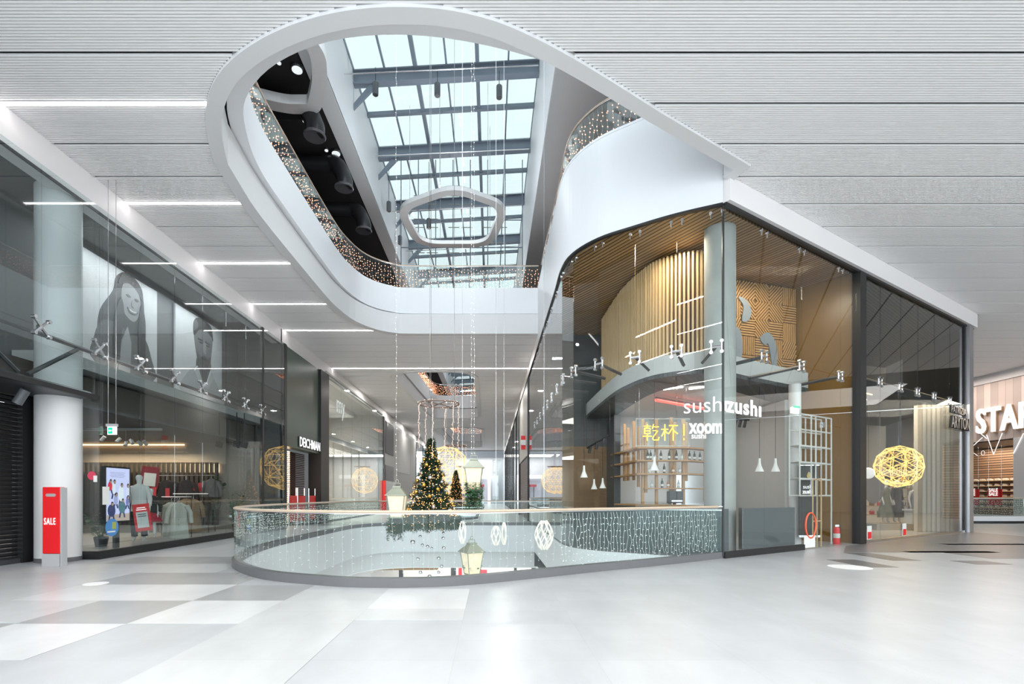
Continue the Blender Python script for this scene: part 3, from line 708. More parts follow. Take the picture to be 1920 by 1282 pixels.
# red gate
t = thing('sale_stand', 'red cloth-covered security gate reading SALE in front of the white column', 'stand', (-8.72, 10.08, 0))
MB().box(-8.86, -8.51, 10.0, 10.12, .255, 1.57).build('cover', RED, t, bevel=.01)
MB().box(-8.87, -8.52, 10.0, 10.13, .001, .25).build('base', mat('grey_plastic', (.42, .42, .43), .5), t)
MB().box(-8.505, -8.475, 10.0, 10.13, .001, 1.56).build('side_post', mat('grey_plastic'), t)
b = MB(); P = [(-8.76+.03*math.cos(a), 9.992, 1.41+.03*math.sin(a)) for a in [PI/2+PI*i/6 for i in range(7)]]+[(-8.62+.03*math.cos(a), 9.992, 1.41+.03*math.sin(a)) for a in [-PI/2+PI*i/6 for i in range(7)]]
b.add([p for p in P]+[(p[0], 9.998, p[2]) for p in P], [tuple(range(14)), tuple(range(14, 28))[::-1]]+[(i, (i+1) % 14, 14+(i+1) % 14, 14+i) for i in range(14)])
b.build('handle_slot', mat('slot_grey', (.4, .36, .36), .5), t)
text('lettering', 'SALE', .19, (-8.82, 9.99, .83), (1, 0, 0), SIGNW, t, depth=.008, bold=.0, wscale=.5, spacing=1.2)
t = thing('track_spotlight', 'black cylinder spotlight under the lintel in front of the shutter', 'spotlight', tuple(at(42, 742, 9.8)))
p = at(42, 744, 9.8); MB().tube([p+Vector((-.09, -.02, -.13)), p+Vector((.04, .02, .14))], .085, 14).build('lamp_body', mat('graphite'), t, True)
MB().tube([p+Vector((.0, 0, .1)), p+Vector((-.03, 0, .3))], .015, 6).build('bracket', BLACK, t)
# exit sign
t = thing('exit_sign', 'small green and white exit sign hanging on two wires before the left shop', 'sign', (-8.46, 11.3, 2.75))
MB().box(-8.585, -8.345, 11.28, 11.34, 2.94, 3.0).build('housing', mat('grey_plastic'), t)
MB().box(-8.56, -8.36, 11.3, 11.32, 2.76, 2.94).build('panel', nosample(mat('exit_white', (.9, .95, .92), .4, emit=.9)), t)
MB().box(-8.545, -8.45, 11.296, 11.3, 2.78, 2.92).build('green_field', nosample(mat('exit_green', (.0, .40, .22), .4, emit=.7)), t)
b = MB(); b.poly([(-8.53, 2.85), (-8.50, 2.88), (-8.50, 2.86), (-8.465, 2.86), (-8.465, 2.84), (-8.50, 2.84), (-8.50, 2.82)], 11.292, 11.296, O=lambda x, y, z: (x, z, y)); b.build('arrow', SIGNW, t)
for x in (-8.55, -8.375): MB().tube([(x, 11.31, 3.0), (x, 11.31, ZC+.02)], .006, 5).build('wire', STEEL, t)

# shoe shop portal with letters DEICHMANN
GP = mat('dark_green_panel', (.045, .075, .055), .28, var=.2, scale=.5)
t = thing('shoe_shop_portal', 'black and dark green portal of the shoe shop on the left', 'storefront', (-8.7, 23.5, 0))
MB().box(-9.1, -8.66, 21.4, 25.5, 3.5, 7.74).build('fascia_panel', GP, t)
MB().box(-9.2, -8.56, 25.5, 26.75, .001, 7.76).build('pillar', BLACK, t)
MB().box(-9.2, -8.62, 21.3, 21.4, .001, 7.74).build('pillar', BLACK, t)
MB().box(-9.9, -9.85, 21.4, 25.5, .001, 3.5).build('back_panel', mat('dark_brown', (.03, .02, .018), .5), t)
b = MB()
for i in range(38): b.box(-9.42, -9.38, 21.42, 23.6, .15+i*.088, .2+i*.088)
b.build('lit_shutter_slats', nosample(mat('lit_slat', (1, .72, .5), .5, emit=1.5)), t)  # slat brightness is put in as emission
b = MB()
for i in range(38): b.box(-9.44, -9.4, 23.6, 25.5, .15+i*.088, .2+i*.088)
b.build('shutter_slats', mat('brown_slat', (.09, .05, .04), .5), t)
o = text('sign', 'DEICHMANN', .62, (-8.6, 22.75, 3.63), (0, 1, 0), SIGNW, depth=.015, bold=.004, wscale=.86); text('letter_side', 'DEICHMANN', .62, (-8.64, 22.72, 3.62), (0, 1, 0), BLACK, o, depth=.05, bold=.02, wscale=.86); tag(o, "white raised letters 'DEICHMANN' on the dark green panel", 'sign')
for i, y in enumerate((21.9, 22.9, 24.3)):
    t = thing('security_gate', ['red security gate nearest in the shoe shop entrance', 'red security gate in the middle of the shoe shop entrance', 'red security gate farthest in the shoe shop entrance'][i], 'security gate', (-8.75, y, 0), 'red security gates of the shoe shop')
    MB().box(-8.78, -8.72, y, y+.85, .25, 1.4).build('panel', RED, t)
    for yy in (y, y+.85): MB().tube([(-8.75, yy, .001), (-8.75, yy, 1.75)], .035, 8).build('post', STEEL, t)
# beauty shop glass further on
t = thing('cosmetics_shop_storefront', 'glass front of the brightly lit shop beyond the black portal', 'storefront', (XL, 33, 0))
J = [26.85+2.27*i for i in range(7)]
for a, b_ in zip(J, J[1:]): pane(t, (XL, a), (XL, b_), .1, 4.8, LGL); pane(t, (XL, a), (XL, b_), 4.82, 7.75, LGL)
MB().box(XL-.1, XL+.02, 26.75, 40.6, .001, .1).build('curb', BLACK, t)
MB().box(XL-.12, XL+.04, 40.5, 40.9, .001, 7.75).build('post', BLACK, t)
o = text('sign', 'my', 1.5, (XL-.03, 28.3, 6.1), (0, 1, 0), SIGNW, depth=.02, wscale=.9); tag(o, "white letters 'my' high behind the corridor shop glass", 'sign')
# panels and doors beyond
t = thing('service_wall', 'grey wall section with black louvres beyond the lit shop', 'wall panel', (-8.7, 46, 0))
GW = mat('grey_wall_panel', (.42, .42, .40), .5)
MB().box(-9.1, -8.62, 40.9, 58, .001, 7.76).build('panel', GW, t)
MB().box(-8.64, -8.58, 41.2, 44.6, 4.9, 7.5).build('louvre', BLACK, t)
MB().box(-8.64, -8.58, 41.2, 44.6, 2.6, 3.9).build('louvre', DARK, t)
MB().box(-8.64, -8.6, 46.2, 53.6, 3.6, 7.3).build('upper_panel', mat('pale_panel', (.55, .55, .53), .5), t)
MB().box(-8.6, -8.4, 40.2, 40.5, .001, 2.6).build('red_pylon', RED, t)
MB().box(-8.62, -8.52, 40.9, 45.2, .001, 2.6).build('notice_panel', WHITE, t)
t = thing('corridor_storefront', 'farthest glass storefront on the left of the corridor', 'storefront', (XL, 68, 0))
for i in range(7): pane(t, (XL, 58+3*i), (XL, 61+3*i), .1, 7.7, LGL)
for i in range(4): MB().box(XL-.05, XL+.05, 58+6*i-.1, 58+6*i+.1, .001, 7.7).build('post', BLACK, t)
# right side of the corridor
t = thing('corridor_storefront', 'row of dark-framed glass storefronts on the right of the corridor', 'storefront', (2.06, 50, 0))
ys = [28, 37, 41.5, 46.6, 50, 54, 58, 62, 66, 70, 74, 78.5]
for a, b_ in zip(ys, ys[1:]):
    if a > 30: pane(t, (2.06, a), (2.06, b_), .05, ZG-.05)
for y in ys[:-1]: MB().box(2.0, 2.16, y-.13, y+.13, .001, ZG-.05).build('post', BLACK, t)
MB().box(2.05, 2.2, 28.1, 37, 3.7, ZG-.05).build('grey_panel', GW, t)
b = MB()
for i in range(40): b.tube([(2.15, 28.2, .06+i*.09), (2.15, 36.8, .06+i*.09)], .044, 5)
b.build('brown_shutter', mat('brown_shutter', (.16, .11, .095), .45), t)
o = MB().box(1.75, 2.0, 29.6, 29.75, 4.1, 4.9).build('sign', RED); tag(o, 'red and white blade sign above the brown shutter on the right corridor side', 'sign')
o = MB().box(1.74, 2.02, 29.55, 29.8, 4.35, 4.65).build('sign_band', WHITE, o)
# round far end
MB().box(5.2, 5.4, 20.75, 79, 0, ZG).build('wall_corridor_inner', mat('inner_wall', (.30, .28, .27), .6), kind='structure')
MB().box(-9, 20, 87.5, 87.7, 0, 12).build('wall_far', mat('far_grey', (.45, .47, .5), .6), kind='structure')
MB().box(-9, 20, 79.0, 79.1, ZC-.15, ZC+1).build('trim_14', LIP, kind='structure')
MB().box(-20, 45, 79.3, 88, 10.8, 11).build('ceiling_far', WHITE, kind='structure')
t = thing('far_shop_front', 'white-framed shop front closing the far end of the corridor', 'storefront', (-1.5, 86, 0))
MB().box(-4.5, -.2, 86, 86.3, 4.3, 4.9).build('frame', SIGNW, t)
MB().box(-.6, -.1, 86, 86.3, 0.001, 4.9).build('frame', SIGNW, t)
MB().box(-4.4, -.7, 86.6, 86.7, .001, 4.3).build('back', mat('pale_blue_grey', (.5, .53, .6), .5), t)
for x in (-3.2, -2.4, -1.6): MB().box(x, x+.12, 86.2, 86.3, .001, 3.0).build('door_bar', DARK, t)
MB().box(-3.6, -1.2, 86.1, 86.3, 2.9, 3.3).build('sign_panel', mat('dull_red', (.4, .05, .07), .5), t)
MB().box(.2, 2.0, 85, 85.1, .001, 7.5).build('glass_screen', LGL, t)
# ================================================================ clothes shop on the left, inside
DW = mat('shop_dark_wall', (.06, .06, .062), .6)
MB().box(-18, -8.8, 19.2, 19.35, 0, 3.45).build('wall_shop_back', mat('shop_taupe_wall', (.30, .27, .24), .6), kind='structure')
MB().box(-18.2, -18, 5, 19.3, 0, 3.6).build('wall_shop_left', DW, kind='structure')
MB().box(-18, -9.2, 11.2, 19.3, 3.4, 3.46).build('ceiling_shop', mat('shop_ceiling', (.10, .10, .10), .8), kind='structure')
MB().box(-10.75, -10.6, 5, 21.2, 3.46, 8.4).build('wall_poster', mat('poster_wall_grey', (.13, .13, .13), .6), kind='structure')
MB().box(-10.6, -9.2, 5, 21.2, 7.95, 8.02).build('ceiling_shop_upper', mat('shop_ceiling'), kind='structure')
MB().box(-10.6, -9.5, 11.2, 21.2, 4.35, 4.62).build('ceiling_shop_beam', mat('pale_beam', (.5, .5, .49), .6), kind='structure')
MB().box(-10.6, -9.9, 5, 21.2, 3.5, 4.3).build('wall_bulkhead', mat('brown_grey_bulkhead', (.10, .085, .075), .5), kind='structure')
MB().box(-18, -8.8, 21.2, 21.3, 0, 8.4).build('wall_shop_end', DW, kind='structure')
MB().box(-18, -11, 11.2, 11.3, 0, 3.45).build('wall_shop_front', DW, kind='structure')
t = thing('wall_light_strip', 'warm light strip with dark slats along the back wall of the clothes shop', 'light strip', (-13, 19.1, 2.4))
MB().box(-16.5, -10.3, 19.12, 19.18, 2.28, 2.6).build('diffuser', nosample(mat('warm_strip', (1, .7, .42), .5, emit=2.2)), t)
b = MB(); x = -16.5
while x < -10.3: b.box(x, x+.1, 19.0, 19.12, .3, 2.65); x += .18
b.build('slats', mat('dark_slat', (.035, .032, .03), .5), t)
o = MB().box(-16.5, -11.6, 19.1, 19.17, 3.3, 3.34).build('cornice_light', mat('warm_line', (1, .6, .3), .5, emit=3)); tag(o, 'thin warm light line at the top of the shop back wall', 'light strip')
o = MB().box(-13.5, -9.6, 14.7, 14.8, 3.3, 3.36).build('spot_rail', mat('pale_beam')); tag(o, 'pale spotlight rail under the clothes shop ceiling', 'light rail')
area(-13, 18.6, 3.0, 4, .6, 60, (1, .75, .5))
# framed photographs
def uvshape(b, pts, m, par, name, O, z0, z1): MB().poly(pts, z0, z1, O=O).build(name, m, par)
def gtone(v): return mat('print_grey_%d' % int(v*100), (v, v*1.0, v*1.01), .5, var=.15, scale=3)
def poster(name, lab, y0, y1, zb, zt, shapes):
    t = thing(name, lab, 'poster', (-10.5, (y0+y1)/2, (zb+zt)/2))
    MB().box(-10.56, -10.5, y0, y1, zb, zt).build('canvas', gtone(.56), t)
    O = lambda u, v, d: (-10.5+d, y0+u*(y1-y0), zb+v*(zt-zb))
    for i, (nm, tone, pts, sm) in enumerate(shapes):
        P = smooth([Vector(p) for p in pts], 4, True) if sm else [Vector(p) for p in pts]
        MB().poly(P, 0, .003+.003*i, O=O).build(nm, gtone(tone), t)
poster('woman_poster', 'large grey photograph of a smiling long-haired woman inside the left shop window', 13.0, 15.92, 4.95, 7.8, [
    ('hair', .05, [(.30, .0), (.18, .25), (.2, .5), (.36, .75), (.4, .9), (.52, 1.0), (.68, .98), (.78, .85), (.8, .6), (.82, .3), (.9, .0)], True),
    ('coat', .12, [(.15, 0), (.14, .25), (.24, .42), (.42, .45), (.6, .4), (.8, .42), (.9, .25), (.93, 0)], True),
    ('face', .24, [(.5, .6), (.47, .75), (.5, .88), (.6, .93), (.70, .88), (.74, .74), (.70, .6), (.62, .54)], True),
    ('fringe', .06, [(.43, .86), (.5, .99), (.64, 1.0), (.76, .92), (.77, .8), (.68, .88), (.58, .91), (.5, .88)], True),
    ('eye', .05, [(.53, .78), (.565, .795), (.6, .78), (.565, .765)], True), ('eye', .05, [(.65, .78), (.685, .795), (.715, .78), (.685, .765)], True),
    ('nose_shadow', .22, [(.615, .75), (.635, .75), (.65, .69), (.61, .69)], True), ('mouth', .10, [(.55, .665), (.62, .64), (.70, .665), (.66, .62), (.58, .62)], True),
    ('teeth', .55, [(.57, .655), (.62, .645), (.68, .655), (.65, .635), (.59, .635)], True),
    ('lapel', .30, [(.42, .0), (.47, .3), (.55, .46), (.6, .3), (.58, 0)], False), ('hair_lock', .05, [(.36, .1), (.38, .5), (.46, .72), (.5, .55), (.45, .3), (.44, .1)], True), ('hair_lock', .04, [(.72, .1), (.7, .45), (.74, .75), (.8, .6), (.8, .3), (.8, .05)], True)])
poster('man_poster', 'large grey photograph of a short-haired man inside the left shop window', 16.85, 19.75, 4.95, 7.8, [
    ('shirt', .42, [(.12, 0), (.2, .22), (.38, .36), (.5, .4), (.7, .38), (.86, .26), (1, .1), (1, 0)], True),
    ('neck', .10, [(.44, .5), (.42, .3), (.56, .12), (.7, .3), (.72, .5)], True),
    ('head', .17, [(.38, .8), (.39, .6), (.46, .42), (.58, .36), (.70, .44), (.74, .6), (.76, .82), (.6, .92)], True),
    ('hair', .05, [(.36, .74), (.35, .9), (.44, .99), (.6, 1.0), (.74, .96), (.78, .8), (.74, .84), (.6, .88), (.46, .84)], True),
    ('beard', .09, [(.42, .56), (.46, .44), (.58, .37), (.69, .45), (.72, .57), (.66, .52), (.58, .55), (.5, .52)], True),
    ('brow', .05, [(.44, .735), (.54, .745), (.54, .725), (.44, .715)], False), ('brow', .05, [(.6, .745), (.7, .735), (.7, .715), (.6, .725)], False),
    ('eye', .04, [(.46, .695), (.5, .705), (.54, .695), (.5, .685)], True), ('eye', .04, [(.62, .695), (.66, .705), (.7, .695), (.66, .685)], True),
    ('nose', .26, [(.565, .7), (.595, .7), (.61, .58), (.55, .58)], True), ('mouth', .06, [(.51, .51), (.58, .52), (.65, .51), (.58, .495)], True),
    ('collar', .5, [(.42, .38), (.36, .3), (.52, .1), (.57, .14)], False), ('collar', .5, [(.72, .4), (.78, .3), (.62, .1), (.59, .14)], False)])
# advertising screen
t = thing('advertising_screen', 'tall lit screen showing a group of seated people in the left shop window', 'screen', (-9.05, 12.27, 1.4))
MB().box(-9.14, -9.04, 11.86, 12.69, .74, 2.1).build('housing', BLACK, t)
def em(nm, c, s=.45): return nosample(mat(nm, c, .4, emit=s))
MB().box(-9.04, -9.03, 11.9, 12.65, .79, 2.06).build('picture_ground', em('screen_lavender', (.62, .62, .9), .55), t)
OS = lambda u, v, d: (-9.03+d, 11.9+u*.75, .79+v*1.27)
def sshape(nm, m, pts, d): MB().poly([Vector(p) for p in pts], 0, d, O=OS).build(nm, m, t)
sshape('floor_strip', em('screen_tan', (.55, .42, .36)), [(0, 0), (1, 0), (1, .14), (0, .12)], .001)
skin = em('screen_skin', (.55, .33, .24)); hair = em('screen_hair', (.03, .02, .02), .3)
for i, (u, v, c, wd, hg) in enumerate([(.14, .66, (.75, .05, .08), .16, .14), (.3, .62, (.8, .82, .9), .13, .2), (.62, .52, (.85, .86, .92), .2, .26), (.93, .55, (.8, .8, .9), .1, .2), (.38, .4, (.4, .42, .7), .15, .16), (.2, .2, (.05, .06, .16), .28, .2), (.66, .26, (.10, .2, .24), .26, .2), (.9, .36, (.2, .22, .5), .12, .14)]):
    sh_ = [(u+wd*math.cos(a)*.6, v+hg*math.sin(a)*.6) for a in [2*PI*k/12 for k in range(12)]]
    sh_ = [(min(.99, max(.01, p[0])), p[1]) for p in sh_]
    sshape('figure_clothes', em('screen_cloth_%d' % i, c), sh_, .002+i*.0003)
    for s_ in (-1, 1):
        lx = u+wd*.25*s_; sshape('figure_legs', em('screen_jeans', (.04, .05, .12)), [(max(.01, lx-.035), v-hg*.45), (min(.99, lx+.035), v-hg*.45), (min(.99, lx+.03+.05*s_), v-hg*1.0), (max(.01, min(.97, lx-.03+.05*s_)), v-hg*1.0)], .0015)
    uu = min(.93, u+.03); vv = v+hg*.62
    sshape('figure_hair', hair, [(uu+.05*math.cos(a), vv+.045*math.sin(a)) for a in [2*PI*k/10 for k in range(10)]], .005)
    sshape('figure_face', skin, [(uu+.032*math.cos(a), vv-.01+.03*math.sin(a)) for a in [2*PI*k/10 for k in range(10)]], .006)
for k in range(4): MB().box(-9.03, -9.028, 12.0+.03*(k % 2), 12.5-.04*(k % 2), 1.95-.035*k, 1.96-.035*k).build('caption_line', em('screen_caption', (.3, .3, .5)), t)
MB().box(-9.12, -9.06, 12.2, 12.35, .14, .75).build('stand', DARK, t)
MB().box(-10.3, -8.75, 11.3, 19.1, .001, .14).build('floor_display_platform', mat('platform', (.28, .28, .28), .4), kind='structure')

# ---------------------------------------------------------------- figures
MANQ = mat('mannequin_white', (.74, .74, .72), .4)
def loft(rings, n=14):
    """rings: (cx, cy, z, rx, ry)"""
    b = MB(); vs = []
    for cx, cy_, z, rx, ry in rings:
        for k in range(n):
            a = 2*PI*k/n; vs.append((cx+math.cos(a)*rx, cy_+math.sin(a)*ry, z))
    fs = []
    for i in range(len(rings)-1):
        for k in range(n): fs.append((i*n+k, i*n+(k+1) % n, (i+1)*n+(k+1) % n, (i+1)*n+k))
    fs += [tuple(range(n))[::-1], tuple((len(rings)-1)*n+k for k in range(n))]
    return b.add(vs, fs)
def skin_body(name, joints, edges, parent, m):
    me = bpy.data.meshes.new(name); me.from_pydata([j[0] for j in joints], edges, []); me.update()
    o = bpy.data.objects.new(name, me); COL.objects.link(o); o.parent = parent
    s = o.modifiers.new('skin', 'SKIN'); me.skin_vertices.new() if not me.skin_vertices else None
    for v, j in zip(me.skin_vertices[0].data, joints):
        r = j[1]; v.radius = (r, r) if not isinstance(r, tuple) else r
    me.skin_vertices[0].data[0].use_root = True
    u = o.modifiers.new('sub', 'SUBSURF'); u.levels = 2; u.render_levels = 2
    me.materials.append(m)
    return o
def mannequin(lab, loc, rz, group=None, top=None, skirt=None, trousers=None, h=1.82):
    t = thing('mannequin', lab, 'mannequin', loc, group, rz); s = h/1.82
    J = [((0, 0, .98), .12), ((0, 0, 1.18), .10), ((0, -.01, 1.38), .13), ((0, 0, 1.5), .06), ((0, .0, 1.6), .055), ((0, -.01, 1.7), .095), ((0, 0, 1.79), .075),
         ((.17, 0, 1.45), .06), ((.22, .02, 1.18), .042), ((.25, -.06, .95), .03), ((-.17, 0, 1.45), .06), ((-.22, .02, 1.18), .042), ((-.25, -.06, .95), .03),
         ((.1, 0, .88), .09), ((.11, -.02, .5), .058), ((.11, .02, .1), .036), ((.11, -.1, .04), .032), ((-.1, 0, .88), .09), ((-.11, .0, .5), .058), ((-.12, .03, .1), .036), ((-.12, -.1, .04), .032)]
    E_ = [(0, 1), (1, 2), (2, 3), (3, 4), (4, 5), (5, 6), (2, 7), (7, 8), (8, 9), (2, 10), (10, 11), (11, 12), (0, 13), (13, 14), (14, 15), (15, 16), (0, 17), (17, 18), (18, 19), (19, 20)]
    # hands: palm, four fingers and a thumb
    for sx, w_ in ((1, 9), (-1, 12)):
        k = len(J); J.append(((sx*.255, -.09, .87), .026)); E_.append((w_, k))
        for f_ in range(4):
            J.append(((sx*.255, -.065-.018*f_, .80), .009)); J.append(((sx*.25, -.07-.018*f_, .755+.006*abs(f_-1.5)), .008)); E_ += [(k, len(J)-2), (len(J)-2, len(J)-1)]
        J.append(((sx*.23, -.12, .83), .01)); E_.append((k, len(J)-1))
    J = [((j[0][0]*s, j[0][1]*s, j[0][2]*s), j[1]*s) for j in J]
    skin_body('body', J, E_, t, MANQ)
    def part(nm, b, m):
        me_ = b.build(nm, m, None, True); me_.parent = t; return me_
    if top:
        b = loft([(0, 0, .82*s, .2, .15), (0, 0, 1.0*s, .185, .14), (0, 0, 1.2*s, .17, .135), (0, -.01, 1.36*s, .2, .15), (0, 0, 1.48*s, .17, .11), (0, 0, 1.54*s, .075, .07)])
        for sx in (-1, 1): b.tube([(sx*.15, 0, 1.46*s), (sx*.22, .01, 1.28*s), (sx*.24, .02, 1.14*s), (sx*.255, -.05, .97*s)], [.075, .068, .06, .045], 10)
        part('shirt', b, top)
    if trousers:
        b = loft([(0, 0, .8*s, .18, .13), (0, 0, .98*s, .16, .125)])
        for sx in (-1, 1): b.tube([(sx*.09, 0, .88*s), (sx*.11, -.01, .5*s), (sx*.115, .02, .16*s)], [.105, .085, .075], 10)
        part('trousers', b, trousers)
    if skirt:
        rings = [(0, 0, skirt[1], skirt[2], skirt[2]*.8), (0, 0, .6*s, .27, .21), (0, 0, .98*s, .165, .135), (0, 0, 1.2*s, .155, .125), (0, -.01, 1.38*s, .19, .14), (0, 0, 1.5*s, .12, .09)]
        b = loft(rings, 20)
        for i, v in enumerate(b.v):
            if v[2] < .7*s: k = 1+.09*math.cos(i*PI/2.5*2); b.v[i] = (v[0]*k, v[1]*k, v[2])
        part('dress', b, skirt[0])
    return t
WCL = mat('white_cloth', (.72, .73, .70), .8, var=.06); BCL = mat('black_cloth', (.02, .02, .022), .8, var=.3)
mannequin('white mannequin in a white shirt and black trousers in the left shop window', (-9.55, 13.75, .14), .35, top=WCL, trousers=BCL, h=1.86)
mannequin('white mannequin in a red skirt behind the red framed poster', (-10.0, 14.9, .14), .2, skirt=(mat('red_cloth', (.5, .02, .05), .8), .55, .28), top=BCL, h=1.5)
# framed sale poster, leaning
def board(name, lab, c, wd, hg, rz, tilt, frame, face, lines=None, lean=0):
    t = thing(name, lab, 'poster', c); M = Matrix.Rotation(rz, 3, 'Z') @ Matrix.Rotation(tilt, 3, 'Y') @ Matrix.Rotation(lean, 3, 'X')
    MB().cb(c, wd, .03, hg, M=M).build('frame', frame, t)
    q = Vector(c)+M @ Vector((0, -.017, -.08*hg)); MB().cb(q, wd*.68, .006, hg*.58, M=M).build('sheet', face, t)
    if lines:
        for k, (x, z, w_) in enumerate(lines):
            q = Vector(c)+M @ Vector((x*wd, -.022, z*hg)); MB().cb(q, w_*wd, .004, .03*hg, M=M).build('printed_line', SIGNW if z > .2 else DARK, t)
    return t
board('sale_poster', 'red framed poster with white sheet leaning in the left shop window', (-8.95, 13.0, .84), .36, .7, .55, -.12, RED, WCL, [(0, .36, .5), (0, .29, .6), (0, .12, .5), (0, .05, .5)])
board('wall_poster', 'dark red framed poster on the wall behind the mannequin head', (-11.45, 17.0, 2.0), .5, .75, .5, .1, mat('dark_red', (.22, .01, .02), .5), WCL)
o = MB().box(-8.64, -8.63, 11.25, 11.75, 1.1, 1.6)
def decal(name, lab, c, r, m, nrm=(1, 0), sy=1, cat='sticker'):
    n = Vector((nrm[0], nrm[1], 0)).normalized(); d = Vector((-n.y, n.x, 0)); b = MB(); K = 22
    P = [Vector(c)+d*(r*math.cos(2*PI*k/K))+Vector((0, 0, r*sy*math.sin(2*PI*k/K))) for k in range(K)]
    b.add([p for p in P]+[p+n*.003 for p in P], [tuple(range(K)), tuple(range(K, 2*K))[::-1]]+[(k, (k+1) % K, K+(k+1) % K, K+k) for k in range(K)])
    return tag(b.build(name, m), lab, cat)
decal('round_sticker', 'round blue sticker low on the left shop glass', (XL+.012, 11.5, .68), .2, mat('sticker_blue', (.08, .25, .55), .4)); o = bpy.data.objects['round_sticker']; MB().box(XL+.015, XL+.018, 11.5, 11.62, .64, .8).build('printed_figure', mat('print_green_gold', (.35, .4, .1), .5), o); MB().box(XL+.015, XL+.018, 11.36, 11.6, .57, .6).build('printed_line', WCL, o)
decal('round_sticker', 'round red sticker on the narrow glass beside the white column', (-8.78, 11.138, 1.84), .095, mat('sticker_red', (.6, .05, .1), .4), (0, -1))
o = MB().box(-8.74, -8.66, 11.13, 11.138, 1.7, 1.84).build('notice', WCL); tag(o, 'small white notice overlapping the round red sticker', 'notice')
o = MB().box(XL+.01, XL+.014, 11.22, 11.42, 1.2, 1.6).build('notice', WCL); tag(o, 'white notice with a dark edge on the shop glass left of the lit screen', 'notice')
# clothes on rails
def coat(lab, c, rz, col, L=1.1, wd=.25, group=None, name='coat', grey=False):
    t = thing(name, lab, 'clothing', c, group, rz); top = 0
    b = loft([(0, 0, -L, wd*1.12, .11), (0, 0, -L*.6, wd*.95, .10), (0, 0, -L*.35, wd*.85, .095), (0, 0, -.2, wd*.98, .09), (0, 0, -.08, wd*.8, .075), (0, 0, 0, .07, .05)], 16)
    o = b.build('cloth_body', col, None, True); o.parent = t
    for s in (-1, 1):
        o = MB().tube([(s*wd*.78, 0, -.1), (s*(wd+.05), .0, -.3), (s*(wd+.09), -.01, -.62)], [.075, .068, .055], 10).build('sleeve', col, None, True); o.parent = t
        o = MB().add([(s*.02, -.1, -.38), (s*.03, -.075, -.02), (s*.12, -.085, -.08), (s*.1, -.105, -.2), (s*.02, -.09, -.38), (s*.03, -.065, -.02), (s*.12, -.075, -.08), (s*.1, -.095, -.2)], [(0, 1, 2, 3), (7, 6, 5, 4), (0, 4, 5, 1), (1, 5, 6, 2), (2, 6, 7, 3), (3, 7, 4, 0)]).build('lapel', col, None); o.parent = t
    for z in (-.5, -.66): o = MB().lathe((.03, -.112, z), [(.001, -.012), (.014, 0), (.001, .012)], 8).build('button', BLACK); o.parent = t
    o = MB().tube([(-.02, 0, .13), (.0, 0, .16), (.025, 0, .13), (.0, 0, .09), (0, 0, 0), (0, 0, -.03)], .006, 5).build('hanger_hook', STEEL); o.parent = t
    return t
CREAM = mat('cream_coat', (.56, .57, .50), .85, var=.08); TAN = mat('tan_coat', (.24, .16, .09), .85, var=.12)
c0 = coat('cream coat hanging on the rail, nearest to the red framed poster', (-9.72, 15.4, 1.2), .3, CREAM)
dup(c0, (-9.5, 15.3, 1.19), 'cream coat in the middle of the rail of cream coats', .5)
dup(c0, (-9.27, 15.05, 1.2), 'cream coat with dark buttons at the front right end of the rail', .2)
c1 = coat('tan coat hanging on the back rail, left of two', (-10.35, 17.2, 1.3), .3, TAN); dup(c1, (-10.05, 17.1, 1.29), 'tan coat hanging on the back rail, right of two', .1)
j0 = coat('black jacket on the upper rail behind the mannequin', (-11.4, 17.8, 1.95), .1, BCL, .7, .3, name='jacket')
dup(j0, (-10.6, 17.6, 1.95), 'black jacket on the upper rail under the light strip', .05); 
g0 = coat('grey checked jacket on the upper rail next to the plants', (-10.05, 18.2, 2.0), .2, mat('grey_cloth', (.16, .16, .16), .8), .65, .24, name='jacket')
for i, (x, y, z, L_) in enumerate([(-9.5, 15.3, 1.36, .9), (-10.2, 17.2, 1.46, 1.2), (-10.7, 17.8, 2.11, 2.0)]):
    t = thing('clothes_rail', ['chrome rail carrying the cream coats', 'chrome rail carrying the tan coats', 'dark upper rail carrying the black jackets'][i], 'clothes rail', (x, y, 0))
    MB().tube([(x-L_/2, y, z), (x+L_/2, y, z)], .015, 6).build('bar', STEEL, t)
    for s in (-1, 1): MB().tube([(x+s*L_/2, y, .14), (x+s*L_/2, y, z)], .012, 6).build('upright', BLACK, t)
for i, (px, py, Y) in enumerate([(289, 922, 16.5), (314, 924, 16), (363, 912, 17.6), (375, 913, 17.8)]):
    p = at(px, py, Y); o = MB().cb(p, .13, .01, .3).build('price_card', mat('card_red', (.7, .06, .07), .5)); tag(o, ['red price card hanging beside the mannequin arm', 'red price card above the cream coats', 'red price card on the grey jacket, left of two', 'red price card on the grey jacket, right of two'][i], 'price card')
